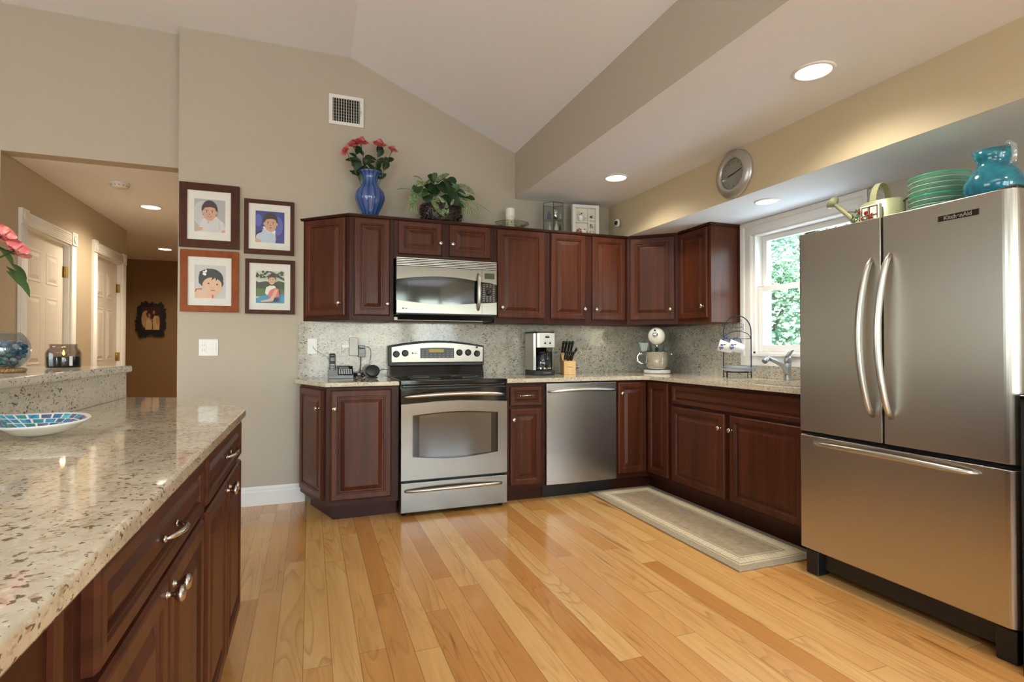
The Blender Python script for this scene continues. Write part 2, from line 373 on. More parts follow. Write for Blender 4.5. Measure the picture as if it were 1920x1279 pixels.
def knob_at(world, parent, p, ang, s=1.0):
    mb = MB(world); mb.lathe([(a * s, b * s) for a, b in KP], 16, Matrix.Translation(p) @ Matrix.Rotation(ang, 4, 'Z') @ Matrix.Rotation(R(90), 4, 'X'))
    return mb.build('knob', 'nickel', parent, label='brushed nickel knob')
def pull_at(world, parent, p, ang, w=.096):
    M = Matrix.Translation(p) @ Matrix.Rotation(ang, 4, 'Z'); mb = MB(world); pts = []; rs = []
    for i in range(17):
        t = i / 16; x = (t - .5) * w; y = -.026 * math.sin(PI * t) ** .6; pts.append((x, y - .001, .004 * math.sin(PI * t))); rs.append(.0042 + .0016 * math.sin(PI * t))
    mb.tube(pts, rs, 10, M)
    for sx in (-1, 1): mb.lathe([(.0075, 0), (.0065, .004), (.004, .006)], 12, M @ Matrix.Translation((sx * w / 2, 0, 0)) @ Matrix.Rotation(R(90), 4, 'X'))
    return mb.build('handle', 'nickel', parent, label='brushed nickel bow handle')
# ---------------------------------------------------------------- the room
def struct(name, mb, mats, parent=None, **kw):
    o = mb.build(name, mats, parent, **kw)
    if parent is None: o['kind'] = 'structure'
    return o
m = MB(); m.box((-5.3, -7.7, -.12), (2.8, 5.2, 0)); struct('floor', m, 'oak_floor')
# back wall under the vault; stops at the hallway corner
m = MB(); m.prism([(-1.43, 0), (2.6, 0), (2.6, 2.47), (1.12, 2.47), (1.12, 2.83), (1.076, 2.83), (-.286, 3.40), (-1.43, 3.40)], 0, .11, axis='y')
struct('wall_back', m, 'wall_paint')
m = MB(); m.box((-5.2, .11, 2.42), (-1.32, .23, 3.45)); m.box((-5.2, .11, 0), (-2.57, .23, 2.42)); struct('wall_header', m, 'wall_paint')
m = MB(); m.box((-1.43, .11, 0), (-1.32, 5.0, 2.42)); struct('wall_hall_right', m, 'hall_paint')
m = MB(); m.box((-4.2, 4.9, 0), (-1.43, 5.0, 2.42)); m.box((-4.2, 2.67, 0), (-4.1, 4.9, 2.42)); struct('wall_hall_end', m, 'hall_brown')
D1 = (.44, 1.19, 2.0); D2 = (1.77, 2.50, 2.03)
m = MB()
for a, b, z in ((.23, D1[0], 0), (D1[1], D2[0], 0), (D2[1], 2.67, 0), (D1[0], D1[1], D1[2]), (D2[0], D2[1], D2[2])): m.box((-2.57, a, z), (-2.45, b, 2.42))
m.box((-2.57, .11, 0), (-2.45, .23, 2.42)); m.box((-4.1, 2.55, 0), (-2.57, 2.67, 2.42)); struct('wall_hall_left', m, 'hall_paint', weld=False)
m = MB(); m.box((-3.4, .2, 0), (-3.3, 2.6, 2.42)); struct('wall_closet', m, 'hall_paint')
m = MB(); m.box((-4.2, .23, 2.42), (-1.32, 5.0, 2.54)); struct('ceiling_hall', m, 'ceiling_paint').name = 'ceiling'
# vaulted ceiling: flat part, slope, both thick enough to keep the sun out
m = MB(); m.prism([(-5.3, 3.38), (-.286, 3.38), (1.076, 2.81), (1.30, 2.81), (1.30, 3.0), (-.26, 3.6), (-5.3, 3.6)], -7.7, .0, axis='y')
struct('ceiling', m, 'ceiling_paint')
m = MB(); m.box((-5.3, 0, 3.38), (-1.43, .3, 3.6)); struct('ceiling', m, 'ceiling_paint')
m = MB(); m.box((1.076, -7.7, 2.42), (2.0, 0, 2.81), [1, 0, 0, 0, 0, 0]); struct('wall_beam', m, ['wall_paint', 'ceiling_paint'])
m = MB(); m.box((2.0, -7.7, 2.103), (2.6, 0, 2.81), [1, 0, 0, 0, 0, 0]); struct('wall_soffit', m, ['wall_lamplit', 'ceiling_paint'])
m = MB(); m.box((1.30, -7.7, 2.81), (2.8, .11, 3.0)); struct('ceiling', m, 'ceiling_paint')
WY0, WY1, WZ0, WZ1 = -1.92, -1.11, 1.09, 2.01
m = MB(); m.box((2.6, -7.7, 0), (2.76, WY0, 2.81)); m.box((2.6, WY1, 0), (2.76, .11, 2.81)); m.box((2.6, WY0, 0), (2.76, WY1, WZ0)); m.box((2.6, WY0, WZ1), (2.76, WY1, 2.81))
struct('wall_right', m, 'wall_paint')
# rest of the open-plan room behind the viewpoint, with glazed openings
def holed(m, axis, c0, c1, u0, u1, z1, holes):
    us = sorted({u0, u1, *[h[0] for h in holes], *[h[1] for h in holes]})
    for a, b in zip(us, us[1:]):
        hs = [h for h in holes if h[0] <= a and h[1] >= b]
        segs = [(0, z1)] if not hs else [(0, hs[0][2]), (hs[0][3], z1)]
        for z0_, z1_ in segs:
            if z1_ - z0_ < .001: continue
            if axis == 'y': m.box((a, c0, z0_), (b, c1, z1_))
            else: m.box((c0, a, z0_), (c1, b, z1_))
RW = [(-4.5, -1.9, .7, 2.3), (-.65, 1.35, .3, 2.3), (1.5, 2.5, .8, 2.2)]
m = MB(); holed(m, 'y', -7.72, -7.6, -5.3, 2.76, 3.4, RW); struct('wall_rear', m, 'wall_paint')
LW = [(-4.8, -2.0, .7, 2.5)]  # unseen left window, added to let in more ambient light
m = MB(); holed(m, 'x', -5.3, -5.2, -7.6, .11, 3.4, LW); struct('wall_left', m, 'wall_paint')
def far_window(n, a, b, z0, z1, axis):
    w = thing('window_%d' % n, None, None, (0, 0, 0), kind='structure'); f = MB(); g = MB()
    def bx(mb, u0, u1, zz0, zz1, d0, d1):
        if axis == 'y': mb.box((u0, -7.66 + d0, zz0), (u1, -7.66 + d1, zz1))
        else: mb.box((-5.25 + d0, u0, zz0), (-5.25 + d1, u1, zz1))
    t = .06; k = max(2, round((b - a) / .85))
    bx(f, a, b, z0, z0 + t, 0, .1); bx(f, a, b, z1 - t, z1, 0, .1)
    for i in range(k + 1):
        u = a + (b - a - t) * i / k; bx(f, u, u + t, z0, z1, 0, .1)
    bx(g, a + t, b - t, z0 + t, z1 - t, .02, .026)
    f.build('window_frame', 'white_trim', w); g.build('window_pane', 'pane_glass', w)
for i, h in enumerate(RW): far_window(i + 2, *h, 'y')
far_window(5, *LW[0], 'x')

# baseboards
def base_prof(m, x0, x1, y, h=.135):
    m.prism([(y, 0), (y - .016, 0), (y - .016, h * .72), (y - .012, h * .78), (y - .012, h * .88), (y - .006, h), (y, h)], x0, x1, axis='x')
m = MB(); base_prof(m, -1.43, -.60, 0); struct('baseboard_back', m, 'white_trim')
m = MB(); m.prism([(-1.43, 0), (-1.446, 0), (-1.446, .10), (-1.436, .135), (-1.43, .135)], 0, 4.9, axis='y'); struct('baseboard_hall', m, 'white_trim')

# hallway doors: six-panel leaf, fluted casing with corner blocks, hinges
def hall_door(n, y0, y1, z1):
    d = thing('door_%d' % n, None, None, (-2.45, (y0 + y1) / 2, 0), kind='structure'); X = -2.45
    y0 += .015; y1 -= .015; w = y1 - y0; M = frameM((X - .035, y0, .01), R(90)); mb = MB(d)
    mb.box((-0, 0, 0), (w, .035, z1 - .02), M=M)
    cols = ((.11, w / 2 - .045), (w / 2 + .045, w - .11)); rows = ((.22, .86), (1.0, 1.52), (1.62, z1 - .14))
    if True:
        for (a, b) in cols:
            for (c, e) in rows:
                mb.panel(b - a, e - c, M @ Matrix.Translation((a, 0, c)), [(0, -.0), (.0, .001), (.006, .0035), (.014, .002), (.024, .0005), (.05, .0075), (.052, .008)])
    mb.build('door_leaf', 'door_paint', d)
    y0 -= .015; y1 += .015; c = MB(d); cw = .095
    for a in (y0 - cw, y1):
        c.box((X, a, 0), (X + .016, a + cw, z1))
        for k in range(5): c.tube([(X + .016, a + .016 + k * .016, .02), (X + .016, a + .016 + k * .016, z1 - .01)], .005, 6)
    c.box((X, y0, z1), (X + .016, y1, z1 + cw))
    for k in range(5): c.tube([(X + .016, y0, z1 + .016 + k * .016), (X + .016, y1, z1 + .016 + k * .016)], .005, 6)
    for a in (y0 - cw - .003, y1 - .003):
        c.box((X, a, z1 - .002), (X + .024, a + cw + .006, z1 + cw + .012))
        c.lathe([(.034, 0), (.034, .005), (.028, .006), (.026, .002), (.015, .002), (.012, .006), (.0001, .007)], 16, Matrix.Translation((X + .024, a + cw / 2 + .003, z1 + cw / 2 + .004)) @ Matrix.Rotation(R(90), 4, 'Y'))
    c.box((X - .075, y0 + .0005, 0), (X + .001, y0 + .014, z1)); c.box((X - .075, y1 - .014, 0), (X + .001, y1 - .0005, z1)); c.box((X - .075, y0, z1 - .014), (X + .001, y1, z1 - .0005)); c.build('door_casing', 'white_trim', d)
    for z in (.25, 1.0, 1.72):
        h = MB(d); h.box((X - .036, y1 - .045, z), (X - .033, y1 - .016, z + .09)); h.box((X - .033, y1 - .0165, z), (X - .004, y1 - .0145, z + .09)); h.tube([(X - .028, y1 - .020, z), (X - .028, y1 - .020, z + .09)], .006, 8); h.build('hinge', 'brass', d, label='brass hinge')
    k = MB(d); k.lathe([(.028, 0), (.028, .006), (.01, .01), (.01, .03), (.026, .045), (.022, .06), (.0001, .064)], 16, Matrix.Translation((X - .035, y0 + .06, .95)) @ Matrix.Rotation(R(90), 4, 'Y')); k.build('door_knob', 'brass', d)
hall_door(1, *D1); hall_door(2, *D2)

# kitchen window: moulded casing, jambs, double-hung sashes
wd = thing('window_1', None, None, (2.6, -1.515, WZ0), kind='structure')
c = MB(wd); CW = .108
casep = [(0, 0), (.0, .012), (.012, .018), (.03, .018), (.036, .012), (.07, .012), (.078, .02), (.098, .024), (.108, .024), (.108, 0)]
def case_strip(mb, p0, p1, out, mit0, mit1):
    # moulding swept from p0 to p1 (inner edge), growing towards 'out'
    p0 = Vector(p0); p1 = Vector(p1); d = (p1 - p0).normalized(); o = Vector(out); vs = []
    for p, sgn, mt in ((p0, -1, mit0), (p1, 1, mit1)):
        for (u, t) in casep: vs.append(p + o * u + d * sgn * u * mt + Vector((-t, 0, 0)))
    n = len(casep); mb.add(vs, [(i, (i + 1) % n, n + (i + 1) % n, n + i) for i in range(n)] + [tuple(range(n)), tuple(range(2 * n - 1, n - 1, -1))])
case_strip(c, (2.6, WY1, WZ0 - .03), (2.6, WY1, WZ1 - .018), (0, 1, 0), 0, 1)
case_strip(c, (2.6, WY0, WZ0 - .03), (2.6, WY0, WZ1 - .018), (0, -1, 0), 0, 1)
case_strip(c, (2.6, WY1, WZ1 - .018), (2.6, WY0, WZ1 - .018), (0, 0, 1), 1, 1)
c.box((2.578, WY0 - .108, 1.005), (2.6, WY1 + .108, WZ0 - .012)); c.box((2.565, WY0 - .02, WZ0 - .012), (2.6, WY1 + .02, WZ0 + .006))
c.build('window_casing', 'white_trim', wd)
j = MB(wd); j.box((2.6, WY0, WZ0), (2.76, WY0 + .02, WZ1)); j.box((2.6, WY1 - .02, WZ0), (2.76, WY1, WZ1)); j.box((2.6, WY0, WZ0), (2.76, WY1, WZ0 + .02)); j.box((2.6, WY0, WZ1 - .02), (2.76, WY1, WZ1))
j.build('window_jamb', 'white_trim', wd)
def sash(x0, x1, z0, z1, nm, bot, top):
    s_ = MB(wd); a, b = WY0 + .02, WY1 - .02; t = .042
    s_.box((x0, a, z0), (x1, a + t, z1)); s_.box((x0, b - t, z0), (x1, b, z1)); s_.box((x0, a + t, z0), (x1, b - t, z0 + bot)); s_.box((x0, a + t, z1 - top), (x1, b - t, z1))
    f = s_.build(nm, 'white_trim', wd, bevel=.003)
    g = MB(wd); xm = (x0 + x1) / 2; g.box((xm - .002, a + t, z0 + bot), (xm + .002, b - t, z1 - top)); g.build('window_pane', 'pane_glass', f)
    return f
sash(2.672, 2.705, 1.572, WZ1 - .02, 'upper_sash', .035, .04)
ls = sash(2.632, 2.665, WZ0 + .02, 1.602, 'lower_sash', .05, .038)
k = MB(wd); k.box((2.636, -1.30, 1.602), (2.662, -1.25, 1.612)); k.tube([(2.645, -1.29, 1.616), (2.645, -1.26, 1.616)], .005, 8)
k.box((2.632, WY1 - .075, 1.604), (2.668, WY1 - .025, 1.618)); k.build('sash_lock', 'white_trim', ls)

# downlights
def downlight(loc, r, label, e, col, i):
    t = thing('recessed_light', label, 'ceiling light', loc, group='recessed ceiling lights')
    a = MB(); a.lathe([(r * 1.22, 0), (r * 1.20, -.004), (r * 1.03, -.008), (r, -.004), (r * .98, .0)], 40, close=False); a.build('trim_ring', 'white_trim', t)
    b = MB(); b.lathe([(.0001, -.0035), (r * .7, -.003), (r * .99, -.0015)], 40, close=False); b.build('diffuser', 'lamp_glow' if col[2] > .6 else 'lamp_glow_warm', t)
    lamp('SPOT', 'downlight', (loc[0], loc[1], loc[2] - .02), (0, 0, 0), e * 9, col, spot_size=R(150), spot_blend=.9, shadow_soft_size=r)
for i, d in enumerate(DOWNLIGHTS): downlight(*d, i)

# outdoors beyond the kitchen window
m = MB(); m.box((2.78, -9, -.35), (16, 14, -.3)); m.box((-14, -26, -.35), (16, -13, -.3)); struct('ground_lawn', m, 'lawn').name = 'lawn'
m = MB(); m.box((-14, -13, -.33), (2.78, -7.75, -.28)); m.box((2.78, -13, -.34), (16, -9, -.29)); o = m.build('bounce_yard', 'bounce_yard'); tag(o, kind='structure')  # unseen yard added in neutral stone, bounces light without a green cast
m = MB(); m.box((2.78, -6, -.30), (6.3, 4, -.27)); o = m.build('bounce_patio', 'bounce_patio'); tag(o, kind='structure')  # unseen pale ground added to bounce sunlight up through the kitchen window
def tree(loc, h, r, n, mat, label, seed):
    rnd = random.Random(seed); t = thing('leafy_tree', label, 'tree', loc, group='trees beyond the kitchen window')
    tr = MB(); tr.tube([(0, 0, 0), (.05, .02, h * .3), (-.05, .05, h * .6), (0, 0, h * .9)], [.13, .10, .07, .03], 8)
    cl = []
    for i in range(26):
        a = rnd.uniform(0, 2 * PI); q = rnd.uniform(.35, 1); z = h * rnd.uniform(.12, .98); rr = r * math.sin(PI * min(.93, z / h * .8 + .12)) * q
        c = Vector((rr * math.cos(a), rr * math.sin(a), z)); cl.append(c); s0 = Vector((0, 0, z * .55))
        tr.tube([s0, (s0 + c) / 2 + Vector((0, 0, .12)), c], [.035, .022, .008], 6)
    tr.build('trunk', 'bark', t)
    vs = []; fs = []; 
    for i in range(n):
        c = rnd.choice(cl); p = c + Vector((rnd.gauss(0, .42), rnd.gauss(0, .42), rnd.gauss(0, .32)))
        u = Vector((rnd.gauss(0, 1), rnd.gauss(0, 1), rnd.gauss(0, 1))).normalized(); v = u.orthogonal().normalized(); s_ = rnd.uniform(.045, .085)
        k = len(vs); vs += [p - u * s_, p + v * s_ * .5, p + u * s_, p - v * s_ * .5]; fs.append((k, k + 1, k + 2, k + 3))
    f = MB(); f.v = vs; f.f = fs; f.mi = [0] * len(fs); f.sm = [False] * len(fs); f.build('foliage', mat, t, fix=False)
tree((7.0, 3.1, -.3), 5.2, 1.25, 15000, 'tree_leaf', 'bright green leafy tree filling the kitchen window view', 1)
tree((12.2, 6.2, -.3), 7.5, 2.2, 13000, 'tree_leaf_b', 'bluish green tree behind the bright one outside the window', 2)
tree((12.4, -.4, -.3), 6.5, 2.0, 12000, 'tree_leaf_b', 'pale tree outside, on the refrigerator side of the window view', 3)
tree((-.6, -17, -.3), 7.0, 2.4, 7000, 'tree_leaf', 'leafy tree in the garden behind the viewpoint', 4)
tree((5.6, -18, -.3), 7.0, 2.4, 7000, 'tree_leaf_b', 'second leafy tree in the garden behind the viewpoint', 5)
# ---------------------------------------------------------------- wall cabinets
UZ0, UZ1 = 1.337, 2.083
def cab_thing(name, label, loc, group): return thing(name, label, 'cabinet', loc, group=group)
GU = 'cherry wall cabinets'
def upper(label, x0, x1, doors, z0=UZ0):
    t = cab_thing('wall_cabinet', label, ((x0 + x1) / 2, -.15, z0), GU)
    b = MB(t); b.box((x0 + .0005, -.297, z0), (x1 - .0005, 0, UZ1)); b.build('cabinet_body', 'cherry_dark', t, bevel=.001)
    for (a, c, zb, zt, kx, kz) in doors: door_panel(t, t, (a, -.297, zb), 0, c - a, zt - zb, knob=(kx - a, kz - zb))
    return t
# angled end cabinet
t = cab_thing('wall_cabinet', 'angled end wall cabinet with one narrow door beside the family portraits', (-.40, -.12, UZ0), GU)
b = MB(t); b.prism([(-.617, 0), (-.305, -.297), (-.29, -.297), (-.29, 0)], UZ0, UZ1); b.build('cabinet_body', 'cherry_dark', t, bevel=.001)
a43 = math.atan2(-.297, .312); uu = Vector((math.cos(a43), math.sin(a43), 0))
door_panel(t, t, Vector((-.617, 0, 1.372)) + uu * .03, a43, .368, .706, knob=(.332, .088))
upper('tall wall cabinet with one door left of the microwave, under the blue vase', -.29, .005, [(-.276, -.023, 1.373, 2.078, -.043, 1.458)])
upper('short two-door wall cabinet directly above the microwave', .005, .785, [(.038, .366, 1.833, 2.080, .350, 1.925), (.422, .752, 1.833, 2.080, .444, 1.925)], 1.797)
upper('wide single-door wall cabinet just right of the microwave', .785, 1.243, [(.809, 1.214, 1.373, 2.078, .842, 1.456)])
upper('two-door wall cabinet above the coffee maker and knife block', 1.243, 1.999, [(1.272, 1.592, 1.373, 2.078, 1.572, 1.461), (1.656, 1.977, 1.373, 2.078, 1.682, 1.461)])
t = cab_thing('corner_wall_cabinet', 'diagonal corner wall cabinet above the white stand mixer', (2.3, -.3, UZ0), GU)
b = MB(t); b.prism([(2.0, 0), (2.0, -.297), (2.31, -.59), (2.6, -.59), (2.6, 0)], UZ0, UZ1); b.build('cabinet_body', 'cherry_dark', t, bevel=.001)
a45 = math.atan2(-.293, .31); u2 = Vector((math.cos(a45), math.sin(a45), 0))
door_panel(t, t, Vector((2.0, -.297, 1.373)) + u2 * .028, a45, .372, .705, knob=(.338, .088))
t = cab_thing('wall_cabinet', 'wall cabinet with reddish side panel beside the kitchen window', (2.45, -.8, UZ0), GU)
b = MB(t); b.box((2.31, -.985, UZ0), (2.6, -.5905, UZ1)); b.build('cabinet_body', 'cherry', t, bevel=.001)
door_panel(t, t, (2.31, -.612, 1.373), R(-90), .345, .705, knob=(.305, .09))
# continuous crown strip
cr = thing('cabinet_crown', 'continuous dark cherry top moulding capping the wall cabinets', 'moulding', (1.0, -.3, UZ1))
m = MB(cr)
def offs(d): return [(-.617 - d * 1.3, 0), (-.305 - d * .45, -.297 - d), (2.0 + d * .4, -.297 - d), (2.31 - d * .35, -.59 - d * .3), (2.31 - d, -.62), (2.31 - d, -.985 - d), (2.6, -.985 - d), (2.6, 0)]
o = offs(.016); m.prism(o, UZ1, UZ1 + .008); m.prism(offs(.020), UZ1 + .008, UZ1 + .019); m.build('moulding_strip', 'cherry_dark', cr, bevel=.002)
TOPZ = UZ1 + .019

# ---------------------------------------------------------------- base cabinets
BZ0, BZ1 = .105, .878
GB = 'cherry base cabinets'
def toe(t, poly, h=BZ0): m = MB(t); m.prism(poly, 0, h); m.build('toe_kick', 'cherry_dark', t)
t = cab_thing('base_cabinet', 'angled end base cabinet with two doors left of the range', (-.3, -.35, 0), GB)
b = MB(t); b.prism([(-.63, -.004), (-.63, -.13), (-.47, -.61), (-.003, -.61), (-.003, -.004)], BZ0, BZ1); b.build('cabinet_body', 'cherry_dark', t, bevel=.001)
toe(t, [(-.56, -.004), (-.56, -.12), (-.42, -.535), (-.003, -.535), (-.003, -.004)])
al = math.atan2(-.48, .16); ul = Vector((math.cos(al), math.sin(al), 0))
door_panel(t, t, Vector((-.63, -.13, .142)) + ul * .03, al, .44, .72, knob=(.405, .60))
door_panel(t, t, (-.443, -.61, .142), 0, .39, .72, knob=(.022, .60))
t = cab_thing('base_cabinet', 'narrow base cabinet with one drawer between range and dishwasher', (.92, -.3, 0), GB)
b = MB(t); b.box((.768, -.61, BZ0), (1.083, -.004, BZ1)); b.build('cabinet_body', 'cherry_dark', t, bevel=.001); toe(t, [(.768, -.535), (1.083, -.535), (1.083, -.004), (.768, -.004)])
door_panel(t, t, (.798, -.61, .712), 0, .254, .141, DRW, 'drawer', 'cherry_h', pull=(.127, .073))
door_panel(t, t, (.798, -.61, .130), 0, .252, .562, knob=(.022, .484))
t = cab_thing('corner_base_cabinet', 'inner corner base cabinet with two narrow doors meeting at a right angle', (2.2, -.4, 0), GB)
b = MB(t); b.prism([(1.695, -.004), (1.695, -.61), (1.99, -.61), (1.99, -.915), (2.596, -.915), (2.596, -.004)], BZ0, BZ1); b.build('cabinet_body', 'cherry_dark', t, bevel=.001)
toe(t, [(1.695, -.535), (2.06, -.535), (2.06, -.915), (2.5, -.915), (2.5, -.2), (1.695, -.2)])
door_panel(t, t, (1.706, -.61, .146), 0, .262, .72, knob=(.027, .633)); door_panel(t, t, (1.99, -.632, .146), R(-90), .262, .72)
t = cab_thing('sink_base_cabinet', 'wide sink base cabinet with long false drawer over two doors', (2.2, -1.5, 0), GB)
b = MB(t); b.box((1.99, -2.19, BZ0), (2.596, -.9155, .74)); b.box((1.99, -2.19, .74), (2.015, -.9155, BZ1)); b.build('cabinet_body', 'cherry_dark', t); toe(t, [(2.06, -2.19), (2.5, -2.19), (2.5, -.9155), (2.06, -.9155)])
door_panel(t, t, (1.99, -.945, .720), R(-90), 1.155, .140, DRW, 'false_drawer', 'cherry_h')
door_panel(t, t, (1.99, -.940, .146), R(-90), .545, .555, knob=(.517, .463)); door_panel(t, t, (1.99, -1.535, .146), R(-90), .560, .555, knob=(.022, .463))

# ---------------------------------------------------------------- counters
CZ0, CZ1 = .884, .914
o = MB(); o.prism([(-.668, -.003), (-.668, -.155), (-.478, -.648), (-.004, -.648), (-.004, -.003)], CZ0, CZ1)
tag(o.build('countertop', 'granite_counter', bevel=.006), 'small angled granite countertop left of the range holding the phone', 'countertop', 'granite countertops')
ct = MB()
SX0, SX1, SY0, SY1 = 2.06, 2.43, -2.02, -1.30
ct.prism([(.768, -.003), (.768, -.648), (1.912, -.648), (1.952, -.688), (1.952, -1.30), (2.597, -1.30), (2.597, -.003)], CZ0, CZ1)
ct.box((1.952, SY0, CZ0), (SX0, SY1, CZ1)); ct.box((SX1, SY0, CZ0), (2.597, SY1, CZ1)); ct.box((1.952, -2.215, CZ0), (2.597, SY0, CZ1))
tag(ct.build('countertop', 'granite_counter'), 'long corner granite countertop running from the range round to the sink', 'countertop', 'granite countertops')
sk = thing('sink', 'stainless steel undermount sink below the kitchen window', 'sink', (2.245, -1.66, .72))
m = MB(sk); x0, x1, y0, y1, z0, z1 = SX0 - .012, SX1 + .012, SY0 - .012, SY1 + .012, .745, CZ0 - .0005
m.box((x0, y0, z0), (x1, y1, z0 + .003)); m.box((x0, y0, z0), (x0 + .003, y1, z1)); m.box((x1 - .003, y0, z0), (x1, y1, z1)); m.box((x0, y0, z0), (x1, y0 + .003, z1)); m.box((x0, y1 - .003, z0), (x1, y1, z1))
m.build('basin', 'steel', sk); m = MB(sk); m.lathe([(.045, .749), (.045, .752), (.03, .75), (.0001, .749)], 20, Matrix.Translation((2.245, -1.66, 0))); m.build('drain', 'chrome', sk)
# backsplash slabs
m = MB(); m.box((-.652, -.022, CZ1 + .0005), (2.575, -.0005, UZ0 - .001)); tag(m.build('backsplash', 'granite_splash'), 'polished speckled granite backsplash along the back wall', 'backsplash', 'granite backsplash slabs')
m = MB(); m.box((2.577, -.998, CZ1 + .0005), (2.5995, -.001, UZ0 - .001)); m.box((2.577, -2.2, CZ1 + .0005), (2.5995, -.998, 1.003))
tag(m.build('backsplash', 'granite_splash'), 'granite backsplash on the window wall behind sink and mixer', 'backsplash', 'granite backsplash slabs')
m = MB(); m.box((2.577, -2.118, 1.005), (2.5995, -2.032, 2.099)); tag(m.build('backsplash', 'granite_splash'), 'narrow upright granite strip between window casing and refrigerator alcove', 'backsplash', 'granite backsplash slabs')

# ---------------------------------------------------------------- island with raised bar
IZ = .905
top = [(-.799, -2.005), (-.965, -1.45), (-1.385, -1.24), (-1.385, -5.4), (-.799, -5.4)]
m = MB(); m.prism(top, IZ - .032, IZ); tag(m.build('island_countertop', 'granite_counter', bevel=.007), 'large beige granite island countertop in the left foreground', 'countertop')
GI = 'cherry island cabinets'
def island(label, y0, y1, dy0, dy1, end=False):
    t = cab_thing('island_cabinet', label, (-1.1, (y0 + y1) / 2, 0), GI); b = MB(t)
    if end: b.prism([(-.835, y0), (-.835, y1), (-.985, y1 + .42), (-1.386, y1 + .62), (-1.386, y0)], BZ0, IZ - .033)
    else: b.box((-1.386, y0, BZ0), (-.835, y1 - .0005, IZ - .033))
    b.build('cabinet_body', 'cherry_dark', t, bevel=.001)
    toe(t, [(-.90, y0), (-.90, y1 - .02), (-1.05, y1 + .36), (-1.386, y1 + .56), (-1.386, y0)] if end else [(-.90, y0), (-.90, y1 - .0005), (-1.386, y1 - .0005), (-1.386, y0)])
    if dy0 is not None:
        w = dy1 - dy0; h = (w - .028) / 2
        door_panel(t, t, (-.835, dy0, .728), R(90), w, .134, DRW, 'drawer', 'cherry_h', pull=(w / 2, .067))
        door_panel(t, t, (-.835, dy0, .140), R(90), h + .012, .572, knob=(h - .012, .545)); door_panel(t, t, (-.835, dy1 - h - .012, .140), R(90), h + .012, .572, knob=(.024, .545))
    return t
island('island cabinet nearest the hallway with one drawer over two doors', -2.735, -1.965, -2.706, -1.982, True)
island('island cabinet in the foreground with one drawer over two doors', -3.50, -2.7355, -3.477, -2.757)
t = island('flat cherry end panel unit of the island at the lower left edge', -5.38, -3.5005, None, None)
m = MB(t); m.box((-.835, -3.57, BZ0), (-.829, -3.545, .87)); m.build('bead_strip', 'cherry', t)
m = MB(); m.box((-1.45, -5.4, 0), (-1.3865, -1.245, .905)); m.box((-1.45, -5.4, .905), (-1.405, -1.262, 1.0235)); struct('wall_island', m, 'wall_paint')
m = MB(); m.box((-1.404, -5.4, IZ + .0005), (-1.385, -1.262, 1.0235)); tag(m.build('bar_riser', 'granite_top'), 'upright granite riser between island counter and raised bar', 'riser')
m = MB(); m.box((-1.80, -5.4, 1.024), (-1.360, -1.262, 1.056)); tag(m.build('raised_countertop', 'granite_top', bevel=.010, seg=3), 'raised granite bar top holding candle jar and gem bowl', 'bar top')
m = MB(); m.box((-1.70, -5.3, .0), (-1.4505, -1.40, 1.0235)); struct('wall_bar', m, 'wall_paint')

# ---------------------------------------------------------------- range
rg = thing('range', 'freestanding stainless steel range with black glass cooktop', 'range', (.381, -.35, 0)); X0, X1 = .003, .759
def circ(M, r, n=24): return M
m = MB(rg); m.box((X0, -.625, .035), (X1, -.03, .885)); m.build('oven_body', 'black_plastic', rg, bevel=.003)
m = MB(rg); m.box((X0 - .002, -.655, .886), (X1 + .002, -.115, .920)); m.box((X0 + .01, -.655, .868), (X1 - .01, -.63, .886)); m.build('cooktop', 'black_gloss', rg, bevel=.006, seg=3)
for (bx_, by_, br_) in ((.2, -.5, .105), (.56, -.5, .085), (.2, -.25, .08), (.56, -.25, .105)):
    m = MB(rg); m.lathe([(br_, .9202), (br_, .9206), (br_ - .003, .9206), (br_ - .003, .9202)], 40, Matrix.Translation((bx_, by_, 0)), close=False); m.build('burner_ring', 'grey_plastic', rg)
m = MB(rg)
def arch(x0, x1, zb, zt, rise, n=16): return [(x0, zb), (x1, zb)] + [(x1 + (x0 - x1) * i / n, zt + rise * math.sin(PI * i / n)) for i in range(n + 1)]
m.prism(arch(X0 - .004, X1 + .004, .995, 1.155, .042), -.105, -.03, axis='y'); m.build('backguard', 'black_plastic', rg, bevel=.008, seg=3)
m = MB(rg); m.prism(arch(X0 + .012, X1 - .006, 1.022, 1.148, .036), -.118, -.105, axis='y'); m.build('control_panel', 'steel', rg, bevel=.006, seg=3)
m = MB(rg); m.prism([(-.105, .918), (-.140, .921), (-.105, .995), (-.05, .995), (-.05, .918)], X0 + .004, X1 - .006, axis='x'); m.build('backguard_base', 'black_gloss', rg, bevel=.003)
m = MB(rg); m.prism(arch(.238, .508, 1.057, 1.136, .004, 8), -.122, -.118, axis='y'); dp = m.build('control_display', 'label_dark', rg, label='dark grey electronic control pad')
m = MB(rg); m.box((.305, -.1235, 1.103), (.425, -.122, 1.128)); m.build('lcd_screen', 'lcd_amber', dp)
m = MB(rg)
for r_ in range(4):
    for q in range(8):
        x = .250 + q * .033; z = 1.066 + r_ * .0165
        if r_ > 1 and .29 < x < .44: continue
        m.box((x, -.1226, z), (x + .016, -.122, z + .004))
m.build('key_marks', 'grey_plastic', dp)
